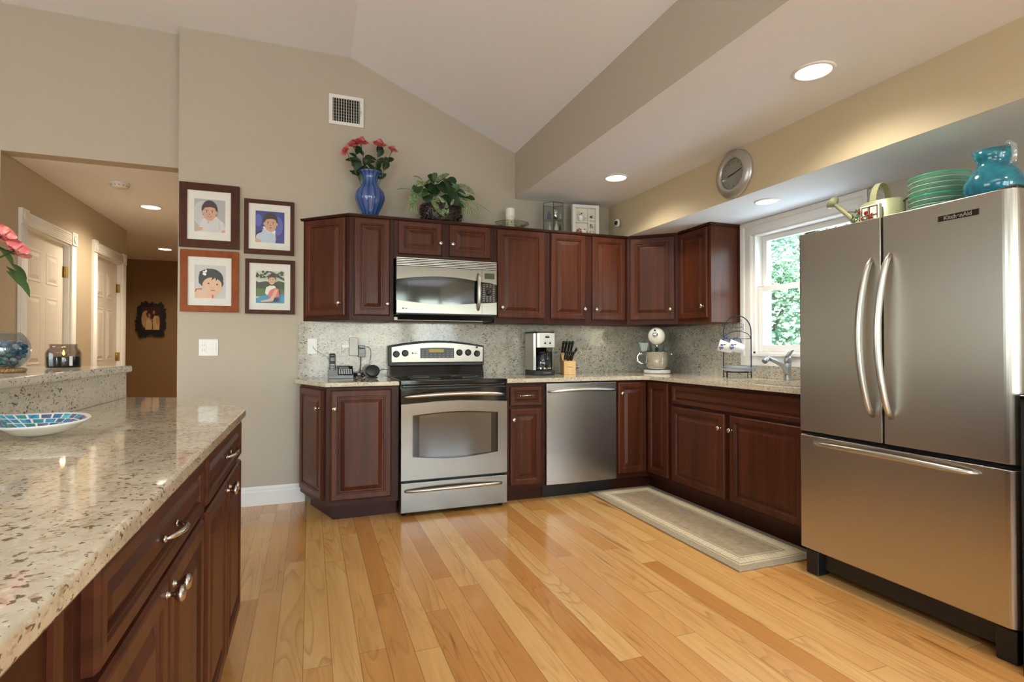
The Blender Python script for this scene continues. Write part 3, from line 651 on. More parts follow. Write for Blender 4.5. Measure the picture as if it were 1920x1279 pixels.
for (kx, kz) in ((.052, 1.090), (.120, 1.097), (.553, 1.101), (.625, 1.101), (.700, 1.092)):
    M = Matrix.Translation((kx, -.118, kz)) @ Matrix.Rotation(R(90), 4, 'X'); m = MB(rg)
    m.lathe([(.026, 0), (.026, .006), (.021, .010), (.019, .018), (.0001, .019)], 24, M); m.box((-.0045, -.020, .010), (.0045, .024, .027), M=M); m.build('control_knob', 'black_plastic', rg, bevel=.001)
    m = MB(rg)
    for i in range(8):
        a = R(-130 + i * 260 / 7 + 90); m.box((kx + .034 * math.cos(a) - .0012, -.1184, kz + .034 * math.sin(a) - .0012), (kx + .034 * math.cos(a) + .0012, -.118, kz + .034 * math.sin(a) + .0012))
    m.build('dial_marks', 'label_dark', rg)
m = MB(rg); m.lathe([(.009, 0), (.008, .006), (.0001, .007)], 16, Matrix.Translation((.698, -.118, 1.142)) @ Matrix.Rotation(R(90), 4, 'X')); m.build('indicator_light', 'black_gloss', rg)
m = MB(rg); m.lathe([(.006, 0), (.006, .0006)], 16, Matrix.Translation((.178, -.118, 1.097)) @ Matrix.Rotation(R(90), 4, 'X')); m.box((.19, -.1186, 1.094), (.21, -.118, 1.099)); m.build('maker_badge', 'label_dark', rg)
# oven door: black frame with raised stainless skin, arched window
m = MB(rg); m.box((X0, -.655, .243), (X1, -.625, .862)); od = m.build('oven_door', 'black_gloss', rg, bevel=.003)
def rounded_hole_skin(mb, outer, hole, y0, y1):
    # face with a hole, thick: outer and hole have the same vertex count
    n = len(outer); vs = [(x, y0, z) for x, z in outer] + [(x, y0, z) for x, z in hole] + [(x, y1, z) for x, z in outer] + [(x, y1, z) for x, z in hole]; fs = []
    for i in range(n):
        j = (i + 1) % n; fs += [(i, j, n + j, n + i), (2 * n + i, 3 * n + i, 3 * n + j, 2 * n + j), (i, 2 * n + i, 2 * n + j, j), (n + i, n + j, 3 * n + j, 3 * n + i)]
    mb.add(vs, fs)
def band(x0, x1, zb, zt, rb, rt, n=14):
    bot = [(x0 + (x1 - x0) * i / n, zb - rb * math.sin(PI * i / n)) for i in range(n + 1)]
    tp = [(x1 - (x1 - x0) * i / n, zt + rt * math.sin(PI * i / n)) for i in range(n + 1)]
    return bot + tp
m = MB(rg); rounded_hole_skin(m, band(X0 + .001, X1 - .001, .247, .756, 0, .016), band(.080, .688, .402, .682, .024, .018), -.670, -.655)
m.build('door_skin', 'steel', od, label='brushed stainless door skin')
m = MB(rg); m.prism(band(.081, .687, .403, .681, .024, .018), -.661, -.6555, axis='y'); m.build('oven_window_border', 'black_gloss', od)
m = MB(rg); m.prism(band(.127, .640, .402, .676, .012, .010), -.6625, -.661, axis='y'); m.build('oven_window', 'oven_glass', od)
def bar_handle(mb, x0, x1, y, z, rise, depth, r0, r1, ang=0, M=None, n=24, flat=1.0):
    pts = []; rs = []
    for i in range(n + 1):
        t = i / n; s_ = math.sin(PI * t); x = x0 + (x1 - x0) * t; pts.append((x, y - depth * (s_ ** .45), z + rise * s_)); rs.append(r0 + (r1 - r0) * s_ ** .5)
    mb.tube(pts, rs, 12, M, flat=flat)
m = MB(rg); bar_handle(m, .022, .738, -.657, .806, .018, .045, .010, .0155); m.build('door_handle', 'handle_steel', od)
m = MB(rg); m.box((X0, -.670, .030), (X1, -.627, .230)); dr = m.build('storage_drawer', 'steel', rg, bevel=.003)
m = MB(rg); bar_handle(m, .030, .715, -.671, .176, .006, .034, .009, .012)
m.build('drawer_handle', 'handle_steel', dr)
for fx in (.03, .73):
    for fy in (-.6, -.08): m = MB(rg); m.lathe([(.016, 0), (.016, .03), (.01, .035)], 12, Matrix.Translation((fx, fy, 0))); m.build('levelling_foot', 'black_plastic', rg)

# ---------------------------------------------------------------- microwave
mw = thing('microwave', 'over-the-range stainless microwave with curved black window band', 'microwave', (.394, -.2, 1.345)); A0, A1 = .013, .775
m = MB(mw); m.box((A0 + .004, -.355, 1.385), (A1 - .004, -.024, 1.7962)); m.prism([(-.355, 1.385), (-.30, 1.345), (-.024, 1.345), (-.024, 1.385)], A0 + .02, A1 - .006, axis='x'); m.build('microwave_body', 'black_plastic', mw)
m = MB(mw); m.box((A0 - .004, -.302, 1.343), (.690, -.285, 1.366)); m.box((A0 + .01, -.352, 1.3835), (.75, -.29, 1.3848)); m.build('hood_vent', 'beige_plastic', mw, bevel=.002)
for k in range(5): m = MB(mw); z = 1.7945 - k * .0125; m.box((A0, -.391, z - .0062), (A1, -.3855, z)); m.build('vent_louver', 'handle_steel', mw)
m = MB(mw); m.box((A0, -.3575, 1.7335), (A1, -.3552, 1.796)); m.build('vent_back', 'gap_black', mw)
m = MB(mw); m.prism([(A0, 1.393), (.6565, 1.393), (.6565, 1.733), (A0, 1.733)], -.376, -.3555, axis='y'); dm = m.build('microwave_door', 'black_gloss', mw)
def ucurve(x0, x1, z_end0, z_end1, zfar, rise, n=16, top=True):
    c = [(x0 + (x1 - x0) * i / n, z_end0 + (z_end1 - z_end0) * i / n + rise * math.sin(PI * i / n)) for i in range(n + 1)]
    return c + [(x1, zfar), (x0, zfar)]
m = MB(mw); m.prism(ucurve(A0, .6565, 1.635, 1.640, 1.7335, .030), -.390, -.3755, axis='y'); m.prism(ucurve(A0, .6565, 1.485, 1.478, 1.393, -.020), -.390, -.3755, axis='y'); m.build('door_skin', 'steel', dm, label='brushed stainless bands above and below the window')
m = MB(mw); m.prism([(.095 + .497 * i / 12, 1.480 - .016 * math.sin(PI * i / 12 * .9)) for i in range(13)] + [(.592 - .497 * i / 12, 1.626 + .016 * math.sin(PI * i / 12)) for i in range(13)], -.3775, -.376, axis='y'); m.build('microwave_window', 'mirror_dark', dm)
m = MB(mw)
pts = [(.625, -.392 - .035 * math.sin(PI * i / 20) ** .5, 1.425 + .275 * i / 20) for i in range(21)]
m.tube(pts, [.008 + .007 * math.sin(PI * i / 20) ** .6 for i in range(21)], 12); m.build('door_handle', 'handle_steel', dm)
m = MB(mw); m.box((.6585, -.378, 1.393), (A1, -.3555, 1.7335)); cp = m.build('control_panel', 'black_gloss', mw)
for cv in (ucurve(.6585, A1, 1.640, 1.622, 1.7335, .004, 6), ucurve(.6585, A1, 1.478, 1.488, 1.393, -.002, 6)): m = MB(mw); m.prism(cv, -.390, -.3775, axis='y'); m.build('panel_skin', 'steel', cp)
m = MB(mw); m.box((.678, -.3925, 1.665), (.756, -.390, 1.708)); m.build('clock_display', 'lcd_green', cp)
m = MB(mw); m.lathe([(.021, 0), (.021, .008), (.016, .014), (.0001, .015)], 24, Matrix.Translation((.716, -.378, 1.562)) @ Matrix.Rotation(R(90), 4, 'X')); m.build('dial', 'black_plastic', cp)
m = MB(mw)
for r_ in range(9):
    for q in range(4):
        x = .668 + q * .0265; z = 1.496 + r_ * .0155
        if abs(x + .008 - .716) < .026 and abs(z - 1.562) < .028: continue
        m.box((x, -.3785, z), (x + .015, -.378, z + .0045))
m.build('key_marks', 'grey_plastic', cp)
m = MB(mw); m.lathe([(.0055, 0), (.0055, .0006)], 16, Matrix.Translation((.060, -.390, 1.425)) @ Matrix.Rotation(R(90), 4, 'X')); m.box((.072, -.3906, 1.4225), (.092, -.390, 1.4275)); m.build('maker_badge', 'label_dark', dm)

# ---------------------------------------------------------------- dishwasher
dw = thing('dishwasher', 'stainless steel dishwasher between two cherry base cabinets', 'dishwasher', (1.39, -.3, 0)); X0, X1 = 1.087, 1.689
m = MB(dw); m.box((X0, -.60, .10), (X1, -.03, .878)); m.build('tub_housing', 'black_plastic', dw)
m = MB(dw); n = 20; out = [(X0 + (X1 - X0) * i / n, -.628 - .012 * math.sin(PI * i / n)) for i in range(n + 1)]
m.prism(out + [(X1, -.601), (X0, -.601)], .113, .872, smooth=False); dd = m.build('dishwasher_door', 'steel_dw', dw, bevel=.003)
m = MB(dw); bar_handle(m, 1.10, 1.672, -.634, .809, .012, .042, .008, .0125); m.build('door_handle', 'handle_steel', dd)
m = MB(dw); m.box((X0, -.54, .0), (X1, -.50, .10)); m.build('toe_panel', 'black_plastic', dw)

# ---------------------------------------------------------------- refrigerator
FX = 1.779; FY0, FY1 = -2.238, -3.143; FT = 1.717
fr = thing('refrigerator', 'large stainless steel french-door refrigerator at the right', 'refrigerator', (2.18, -2.69, 0))
m = MB(fr); m.box((FX + .075, FY1 + .004, .03), (2.57, FY0 - .004, FT - .012)); m.build('refrigerator_body', 'dark_rubber', fr, bevel=.004)
def fdoor(name, ya, yb, z0, z1, ra, rb):
    # rounded-front door slab between ya (far) and yb (near)
    p = []
    n = 8
    for i in range(n + 1): a = PI / 2 * i / n; p.append((FX + ra * (1 - math.sin(a)), ya - ra * (1 - math.cos(a)))) if ra else None
    if not ra: p.append((FX, ya))
    if rb: 
        for i in range(n + 1): a = PI / 2 * (1 - i / n); p.append((FX + rb * (1 - math.sin(a)), yb + rb * (1 - math.cos(a))))
    else: p.append((FX, yb))
    p += [(FX + .07, yb), (FX + .07, ya)]
    mb = MB(fr); mb.prism(p, z0, z1); return mb.build(name, 'steel_v', fr, bevel=.004, seg=3)
YM = -2.6665
fdl = fdoor('refrigerator_door', FY0, YM + .005, .720, FT, .012, 0); fdr = fdoor('refrigerator_door', YM - .005, FY1, .720, FT, 0, .038)
fz = fdoor('freezer_drawer', FY0, FY1, .132, .700, .012, .038)
def fh(parent, y, z0, z1, bow):
    m = MB(fr); pts = []; rs = []
    for i in range(25):
        t = i / 24; s_ = math.sin(PI * t); pts.append((FX - .004 - .058 * s_ ** .5, y + bow * s_, z0 + (z1 - z0) * t)); rs.append(.009 + .006 * s_ ** .5)
    m.tube(pts, rs, 12, flat=1.15); m.build('door_handle', 'handle_steel', parent)
fh(fdl, -2.625, .835, 1.535, .022); fh(fdr, -2.708, .835, 1.545, -.022 * -1)
m = MB(fr); pts = []; rs = []
for i in range(25):
    t = i / 24; s_ = math.sin(PI * t); pts.append((FX - .004 - .048 * s_ ** .45, -2.325 - .70 * t, .668 + .010 * s_)); rs.append(.008 + .006 * s_ ** .5)
m.tube(pts, rs, 12); m.build('drawer_handle', 'handle_steel', fz)
m = MB(fr); m.box((FX - .004, -3.035, 1.640), (FX, -2.895, 1.663)); bd = m.build('maker_badge', 'black_gloss', fdr, bevel=.001)
m = MB(fr); m.box((FX - .0045, -3.037, 1.6375), (FX - .001, -2.893, 1.640)); m.box((FX - .0045, -3.037, 1.663), (FX - .001, -2.893, 1.6655)); m.build('badge_rim', 'chrome', bd)
def text_mesh(txt, size, M, mat, parent, name='lettering', world=None, ext=.0006, bold=0):
    cu = bpy.data.curves.new(name, 'FONT'); cu.body = txt; cu.size = size; cu.extrude = ext; cu.align_x = 'CENTER'; cu.align_y = 'CENTER'; cu.offset = bold
    ob = bpy.data.objects.new(name, cu); COL.objects.link(ob)
    me = bpy.data.meshes.new_from_object(ob.evaluated_get(bpy.context.evaluated_depsgraph_get())); bpy.data.objects.remove(ob)
    Tm = (WM[world.name].inverted() if world is not None else Matrix()) @ M; me.transform(Tm); me.materials.clear(); me.materials.append(MATS[mat])
    o = bpy.data.objects.new(name, me); COL.objects.link(o); o.parent = parent; return o
TX = Matrix.Rotation(R(-90), 4, 'Z') @ Matrix.Rotation(R(90), 4, 'X')   # reading towards -x
TY = Matrix.Rotation(R(90), 4, 'X')                                     # reading towards -y
text_mesh('KitchenAid', .0215, Matrix.Translation((FX - .0046, -2.965, 1.6515)) @ TX, 'chrome', bd, world=fr, bold=.0006)
m = MB(fr); m.box((FX + .03, FY0 - .07, FT - .012), (FX + .14, FY0 - .005, FT + .014)); m.build('hinge_cover', 'black_plastic', fr, bevel=.006)
m = MB(fr); m.box((FX + .03, FY1 + .005, FT - .012), (FX + .14, FY1 + .07, FT + .014)); m.build('hinge_cover', 'black_plastic', fr, bevel=.006)
m = MB(fr); m.box((FX + .055, FY1 + .01, .035), (FX + .08, FY0 - .01, .12)); m.build('base_grille', 'black_plastic', fr)
for y in (FY0 - .05, FY1 + .05): m = MB(fr); m.box((FX + .02, y - .035, 0), (FX + .10, y + .035, .125)); m.build('roller_foot', 'black_plastic', fr, bevel=.008)
m = MB(fr); m.box((FX + .065, FY1 + .01, .700), (FX + .08, FY0 - .01, .720)); m.box((FX + .02, YM - .0049, .7205), (FX + .08, YM + .0049, FT - .003)); m.build('door_gasket', 'gap_black', fr)
t = thing('side_cabinet', 'sliver of a black cabinet edge past the refrigerator at the right border', 'cabinet', (2.15, -3.46, 0))
m = MB(t); m.box((FX - .03, -3.76, 0), (2.58, -3.166, .955)); m.build('cabinet_body', 'black_matte', t, bevel=.004)
m = MB(t); m.box((FX - .036, -3.77, .956), (2.58, -3.166, .975)); m.build('cabinet_top', 'black_gloss', t, bevel=.004)
# ---------------------------------------------------------------- framed portraits
def ell(cx, cz, rx, rz, n=22, rot=0): return [(cx + rx * math.cos(a) * math.cos(rot) - rz * math.sin(a) * math.sin(rot), cz + rx * math.cos(a) * math.sin(rot) + rz * math.sin(a) * math.cos(rot)) for a in [2 * PI * i / n for i in range(n)]]
def art(world, parent, rect, layers, y, name='photo_print', dy=.0004, axis='y'):
    x0, x1, z0, z1 = rect; mats = []; m = MB(world)
    for k, (mt, poly) in enumerate(layers):
        if mt not in mats: mats.append(mt)
        pl = [(x0 + (x1 - x0) * min(1, max(0, u)), z0 + (z1 - z0) * min(1, max(0, v))) for u, v in poly]
        vs = [(u, y - dy * k, v) for u, v in pl]; m.add(vs, [tuple(range(len(vs)))], mats.index(mt))
    return m.build(name, mats, parent, fix=False)
SQ = [(0, 0), (1, 0), (1, 1), (0, 1)]
def face(cx, cz, r, skin, hair, hs=1.0, smile=True, fringe=()):
    L = [(hair, ell(cx, cz + r * .25, r * 1.08 * hs, r * 1.22)), (skin, ell(cx, cz - r * .12, r * .88, r * 1.05)), (skin, ell(cx - r * .92, cz - r * .1, r * .14, r * .22, 10)), (skin, ell(cx + r * .92, cz - r * .1, r * .14, r * .22, 10))]
    L += [(hair, [(cx - r * .95, cz + r * .15), (cx - r * .8, cz + r * .95), (cx, cz + r * 1.25), (cx + r * .8, cz + r * .95), (cx + r * .97, cz + r * .1), (cx + r * .75, cz + r * .5), (cx + r * .1, cz + r * .62), (cx - r * .6, cz + r * .5)])]
    for sx in (-.38, .38): L += [('p_white', ell(cx + sx * r, cz - r * .02, r * .17, r * .09, 10)), ('p_eye', ell(cx + sx * r, cz - r * .02, r * .10, r * .09, 10)), (hair, [(cx + sx * r - r * .22, cz + r * .14), (cx + sx * r + r * .22, cz + r * .14), (cx + sx * r + r * .15, cz + r * .20), (cx + sx * r - r * .15, cz + r * .20)])]
    L += [('p_lip', ell(cx, cz - r * .33, r * .10, r * .06, 8)), ('p_lip', ell(cx, cz - r * .62, r * (.28 if smile else .2), r * (.10 if smile else .07), 12))]
    if smile: L += [('p_white', ell(cx, cz - r * .60, r * .18, r * .035, 10))]
    return L
def picture(label, x0, x1, z0, z1, fr_m, mx0, mx1, mz0, mz1, px0, px1, pz0, pz1, layers):
    t = thing('framed_portrait', label, 'framed photo', ((x0 + x1) / 2, 0, (z0 + z1) / 2), group='framed family portraits on the back wall')
    m = MB(t)
    for poly in ([(x0, z0), (x1, z0), (mx1, mz0), (mx0, mz0)], [(x1, z0), (x1, z1), (mx1, mz1), (mx1, mz0)], [(x1, z1), (x0, z1), (mx0, mz1), (mx1, mz1)], [(x0, z1), (x0, z0), (mx0, mz0), (mx0, mz1)]): m.prism(poly, -.022, -.0005, axis='y')
    m.build('picture_frame', fr_m, t, weld=False)
    m = MB(t); n0 = [(mx0, mz0), (mx1, mz0), (mx1, mz1), (mx0, mz1)]; h0 = [(px0, pz0), (px1, pz0), (px1, pz1), (px0, pz1)]
    rounded_hole_skin(m, n0, h0, -.014, -.012); m.build('mat_board', 'mat_board', t)
    art(t, t, (px0, px1, pz0, pz1), layers, -.0122)
    return t
B = [('p_grey', SQ), ('p_greylt', ell(.3, .55, .35, .4)), ('p_shirt', [(.12, .0), (.20, .28), (.30, .40), (.45, .42), (.75, .44), (.95, .30), (1, .12), (1, .0)]), ('p_skin', [(0, .03), (.10, .13), (.28, .13), (.24, .04), (0, 0)]),
     ('p_collar', [(.30, .40), (.45, .33), (.58, .36), (.78, .46), (.66, .48), (.44, .46)]), ('p_navy', [(.435, .26), (.445, .26), (.455, .35), (.445, .35)]), ('p_grey', [(.80, .08), (.815, .08), (.80, .36), (.79, .36)]), ('p_skin', [(.88, .0), (1, .0), (1, .09), (.90, .08)])] + face(.49, .62, .24, 'p_skin', 'p_hair')
picture('portrait of smiling baby in white shirt, wide dark frame at upper left', -1.421, -1.046, 1.842, 2.294, 'frame_dark', -1.373, -1.101, 1.897, 2.243, -1.330, -1.137, 1.955, 2.185, B)
B = [('p_greylt', SQ), ('p_skin2', [(0, 0), (0, .18), (.10, .26), (.24, .24), (.36, .12), (.40, 0)]), ('p_red', [(0, .20), (.04, .28), (.22, .30), (.24, .26), (.08, .26), (.01, .17)]), ('p_skin2', [(.36, 0), (.42, .2), (.66, .2), (.70, 0)]), ('p_red', [(.55, 0), (.60, 0), (.60, .14), (.56, .14)]),
     ('p_hairb', ell(.52, .58, .40, .32)), ('p_skin2', ell(.57, .37, .33, .26, rot=-.15)), ('p_hairb', [(.12, .62), (.16, .80), (.40, .90), (.70, .86), (.88, .68), (.93, .45), (.87, .33), (.84, .60), (.76, .64), (.68, .52), (.66, .64), (.54, .54), (.56, .68), (.44, .62), (.28, .58), (.22, .42), (.13, .44)]),
     ('p_eye', ell(.44, .45, .035, .022, 10)), ('p_eye', ell(.72, .42, .035, .022, 10)), ('p_lip', ell(.58, .24, .08, .018, 10)), ('p_skin', ell(.58, .32, .05, .02, 8)), ('p_flower', ell(.30, .79, .05, .03, 8)), ('p_flower', ell(.36, .82, .03, .05, 8)), ('p_flower', ell(.33, .72, .04, .04, 8)), ('p_flower', ell(.28, .73, .03, .03, 8))]
picture('portrait of a dark-haired toddler with a white hair flower, orange-brown frame at lower left', -1.412, -1.050, 1.392, 1.824, 'frame_orange', -1.367, -1.095, 1.436, 1.777, -1.324, -1.131, 1.488, 1.720, B)
B = [('p_blue', SQ), ('p_blue2', ell(.75, .55, .2, .3)), ('p_blue2', ell(.1, .7, .12, .2)), ('p_shirtb', [(0, .05), (.03, .22), (.22, .40), (.35, .50), (.55, .42), (.68, .36), (.70, .1), (.68, 0), (.18, 0)]), ('p_navy', [(.0, .28), (.18, .38), (.26, .40), (.20, .32), (.05, .26)]), ('p_skin', [(0, .0), (.2, .0), (.19, .07), (.02, .12)]),
     ('p_collar', [(.24, .48), (.48, .32), (.54, .32), (.30, .52)]), ('p_collar', [(.56, .32), (.66, .28), (.70, .38), (.64, .42)])] + face(.52, .62, .235, 'p_skin', 'p_hair', smile=False)
picture('portrait of boy in pale shirt on blue backdrop, brown frame at upper right', -1.016, -.682, 1.820, 2.215, 'frame_dark', -.987, -.709, 1.855, 2.186, -.942, -.749, 1.905, 2.135, B)
B = [('p_sky', SQ), ('p_hedge', [(0, .42), (1, .42), (1, .66), (.8, .70), (.6, .62), (.35, .68), (.1, .64), (0, .68)]), ('p_green', [(0, .2), (1, .2), (1, .44), (0, .46)]), ('p_pool', [(0, 0), (1, 0), (1, .28), (.7, .28), (.4, .26), (.2, .22), (0, .14)])]
rn = random.Random(4)
B += [('p_brown', [(.45, .98), (.6, .88), (1, .70), (1, .78), (.65, .95), (.5, 1)])] + [('p_hedge', ell(rn.random(), .78 + .2 * rn.random(), .03 + .03 * rn.random(), .02 + .02 * rn.random(), 7)) for i in range(34)]
B += [('p_white', [(.32, .30), (.36, .48), (.48, .54), (.66, .54), (.72, .46), (.60, .30), (.42, .22)]), ('p_pink', [(.40, .22), (.50, .40), (.70, .48), (.80, .44), (.82, .20), (.60, .16)]), ('p_skin2', [(.55, .20), (.68, .44), (.76, .40), (.66, .10), (.52, .04), (.2, .02), (.16, .05), (.46, .12)]), ('p_navy', [(.60, .04), (.80, .05), (.82, .14), (.66, .18)])] + face(.56, .72, .13, 'p_skin2', 'p_hair')
picture('portrait of baby on blue blanket outdoors, brown frame at lower right', -1.007, -.675, 1.386, 1.782, 'frame_dark', -.981, -.707, 1.415, 1.753, -.937, -.747, 1.465, 1.699, B)

# wall plate with outlet and rocker switch
t = thing('switch_plate', 'white double wall plate with outlet and rocker switch under the portraits', 'light switch', (-1.238, 0, 1.141))
m = MB(t); m.box((-1.298, -.006, 1.083), (-1.178, -.0003, 1.199)); m.build('cover_plate', 'white_plastic', t, bevel=.002)
m = MB(t); m.box((-1.287, -.0085, 1.106), (-1.251, -.0062, 1.176)); oc = m.build('outlet_face', 'white_plastic', t, bevel=.001)
m = MB(t)
for z in (1.124, 1.158):
    for dx in (-.007, .005): m.box((-1.269 + dx, -.0089, z - .005), (-1.267 + dx, -.0085, z + .005))
m.build('outlet_slots', 'gap_black', oc)
m = MB(t); m.prism([(-.0062, 1.106), (-.0062, 1.176), (-.0085, 1.176), (-.011, 1.141), (-.0085, 1.106)], -1.226, -1.190, axis='x'); m.build('rocker_switch', 'white_plastic', t)
# air vent
t = thing('wall_vent', 'square white air return grille high on the back wall', 'vent', (-.313, 0, 2.958)); x0, x1, z0, z1 = -.443, -.187, 2.845, 3.075
m = MB(t); rounded_hole_skin(m, [(x0, z0), (x1, z0), (x1, z1), (x0, z1)], [(x0 + .028, z0 + .026), (x1 - .028, z0 + .026), (x1 - .028, z1 - .026), (x0 + .028, z1 - .026)], -.012, -.0005); m.build('vent_frame', 'white_trim', t, bevel=.002)
m = MB(t); m.box((x0 + .027, -.0008, z0 + .025), (x1 - .027, -.0003, z1 - .025)); m.build('vent_back', 'gap_black', t)
for i in range(11): m = MB(t); x = x0 + .036 + i * .0185; m.box((x - .0022, -.011, z0 + .026), (x + .0022, -.003, z1 - .026)); m.build('grille_bar', 'beige_plastic', t)
for i in range(7): m = MB(t); z = z0 + .044 + i * .0235; m.box((x0 + .028, -.0030, z - .0012), (x1 - .028, -.0012, z + .0012)); m.build('cross_bar', 'grey_plastic', t)
m = MB(t); m.box((x1 - .022, -.0135, 2.93), (x1 - .019, -.012, 3.0)); m.tube([(x1 - .02, -.013, 2.955), (x1 - .02, -.028, 2.96)], .003, 6); m.build('damper_lever', 'grey_plastic', t)

# clock on the soffit face
t = thing('wall_clock', 'round brushed metal wall clock above the kitchen window', 'clock', (2.0, -1.568, 2.262)); M = Matrix.Rotation(R(-90), 4, 'Y')
m = MB(); m.lathe([(.152, .0005), (.155, .010), (.148, .022), (.118, .034), (.102, .036), (.097, .030), (.097, .016)], 56, M, close=False); m.build('clock_rim', 'clock_metal', t)
m = MB(); m.lathe([(.0001, .0145), (.097, .0145)], 48, M, close=False); fc = m.build('clock_face', 'clock_face', t)
m = MB()
for i in range(12): a = R(30 * i); m.box((-.0152, -.002, .072), (-.0146, .002, .084), M=Matrix.Rotation(a, 4, 'X'))
m.build('hour_marks', 'label_dark', fc)
for nm, a, L_, w in (('hour_hand', R(-100), .050, .0035), ('minute_hand', R(76), .074, .0024)): m = MB(); m.box((-.0185, -w, -.012), (-.0175, w, L_), M=Matrix.Rotation(a, 4, 'X')); m.build(nm, 'black_plastic', t)
m = MB(); m.lathe([(.097, .028), (.075, .032), (.04, .035), (.0001, .036)], 40, M, close=False); m.build('clock_glass', 'clear_glass', t)
# camera, smoke detector, hallway picture
t = thing('security_camera', 'small white security camera with black lens in the upper corner', 'camera', (1.999, -.19, 2.236), rot=(0, 0, R(-62)))
m = MB(); pts = [(0, -.010 - .0, 0)]; m.lathe([(.0001, -.034), (.014, -.032), (.021, -.022), (.0225, 0), (.021, .022), (.014, .032), (.0001, .034)], 20, Matrix.Translation((0, -.045, 0)), sy=.9); m.build('camera_shell', 'white_plastic', t)
m = MB(); m.lathe([(.016, 0), (.016, .004), (.012, .006), (.0001, .0065)], 20, Matrix.Translation((0, -.0625, -.002)) @ Matrix.Diagonal((1, 1, 1.25, 1)) @ Matrix.Rotation(R(90), 4, 'X')); m.build('camera_lens', 'black_gloss', t)
m = MB(); m.tube([(0, -.028, 0), (.0, -.002, -.004)], .006, 8); m.build('wall_mount', 'white_plastic', t)
t = thing('smoke_detector', 'round white smoke detector on the hallway ceiling', 'smoke detector', (-1.964, .683, 2.42))
m = MB(); m.lathe([(.070, 0), (.070, -.010), (.060, -.013), (.058, -.030), (.048, -.036), (.0001, -.037)], 36); m.build('detector_housing', 'smoke_white', t)
m = MB()
for i in range(14): a = R(i * 360 / 14); m.box((.0565, -.004, -.028), (.0595, .004, -.018), M=Matrix.Rotation(a, 4, 'Z'))
m.build('vent_slots', 'grey_plastic', t)
t = thing('hallway_picture', 'dark ragged-edged picture of two figures on the brown hallway wall', 'picture', (-2.741, 4.9, 1.55)); rn = random.Random(11)
out = []
for i in range(56):
    a = 2 * PI * i / 56; k = 1 / max(abs(math.cos(a)) ** 1.0, abs(math.sin(a))) ; k = min(k, 1.22); r = rn.uniform(.86, 1.05) * k * (1 if i % 2 else .93); out.append((.196 * r * math.cos(a), .262 * r * math.sin(a)))
m = MB(); m.prism(out, -.03, -.0005, axis='y'); m.build('ragged_frame', 'a_dark', t)
art(None if False else t, t, (-2.741 - .115, -2.741 + .125, 1.40, 1.735), [('a_maroon', SQ), ('a_cream', ell(.22, .45, .22, .38)), ('a_pale', [(.2, 0), (.28, .45), (.45, .5), (.55, .3), (.55, 0)]), ('a_hair', ell(.38, .66, .13, .14)), ('a_skin', ell(.40, .62, .07, .09, 14)), ('a_pale', [(.60, 0), (.58, .45), (.68, .62), (.85, .58), (.95, .35), (.92, 0)]), ('a_hair', ell(.74, .78, .16, .12)), ('a_skin', ell(.64, .76, .06, .09, 14)), ('a_skin', [(.42, .42), (.62, .36), (.62, .42), (.45, .5)]), ('a_cream', ell(.84, .42, .10, .2))], 4.869, 'painted_print')

# ---------------------------------------------------------------- things on top of the wall cabinets
VZ = TOPZ + .0005
t = thing('glass_vase', 'ribbed cobalt blue glass vase holding coral roses above the cabinets', 'vase', (-.15, -.150, VZ))
pr = [(.048, 0), (.052, .006), (.062, .05), (.088, .10), (.105, .145), (.108, .175), (.098, .21), (.072, .245), (.057, .265), (.055, .30), (.060, .325), (.076, .348), (.088, .358)]
m = MB(); m.lathe(pr + [(r - .003, z) for r, z in reversed(pr)][:-1] + [(.0001, .006)], 84, rib=.025, ribn=14); m.mi = [1 if (k % 84) % 6 in (0, 5) and k < 84 * 12 else 0 for k in range(len(m.f))]; m.build('vase_body', ['vase_blue', 'vase_rib'], t)
def rose(m, c, r, d, mi=0, seed=0, n=16):
    rnd = random.Random(seed); c = Vector(c); d = Vector(d).normalized(); a0 = d.orthogonal().normalized(); b0 = d.cross(a0)
    for k in range(n):
        ring = k / n; a = k * 2.4; out = (a0 * math.cos(a) + b0 * math.sin(a)); tilt = .15 + ring * .95; R0 = r * (.25 + .75 * ring); vs = []; fs = []
        tan = d.cross(out)
        for i in range(4):
            v = i / 3
            for j in range(5):
                u = (j - 2) / 2; w = R0 * .86 * math.sin(PI * (.20 + .52 * v)); cc = 1 - .25 * u * u
                p = c + out * (R0 * .30 + R0 * tilt * .65 * v ** 1.4) * cc + d * (R0 * .05 + r * (.85 - .35 * ring) * v * (1 - .12 * u * u) - r * .25 * ring * v ** 3) + tan * w * u
                vs.append(p)
        for i in range(3):
            for j in range(4): q = i * 5 + j; fs.append((q, q + 1, q + 6, q + 5))
        m.add(vs, fs, mi, True)
def stem_rose(label, base, top, r, d, leaves, seed, group='coral roses in the blue vase', petal='petal', cup='vase'):
    t = thing('rose_stem', label, 'flower', base, group=group); B0 = Vector(base); top = Vector(top) - B0; m = MB(); rnd = random.Random(seed)
    mid = top * .5 + Vector((-top.x * .12, 0, .0)); m.tube([(0, 0, 0), mid, top], .0025, 6); m.lathe([(.003, -.012), (.007, 0), (.010, .006), (.003, .014)], 8, Matrix.Translation(top)); st = m.build('stem', 'stem_green', t)
    m = MB(); rose(m, top, r, d, seed=seed); m.build('bloom', petal, t)
    for (f, an, L_) in leaves:
        p = top * f + Vector((-top.x * .12 * 4 * f * (1 - f), 0, 0)); m = MB(); dv = Vector((math.cos(an), rnd.uniform(-.5, .3), 1.1 * rnd.uniform(-.1, 1.3))); m.leaf(p, dv, (.2, -1, .6), L_, L_ * .55, .2); m.build('leaf', 'leaf_dark', t)
    return t
rb = lambda x, y: (-.15 + x, -.15 + y, VZ + .05)
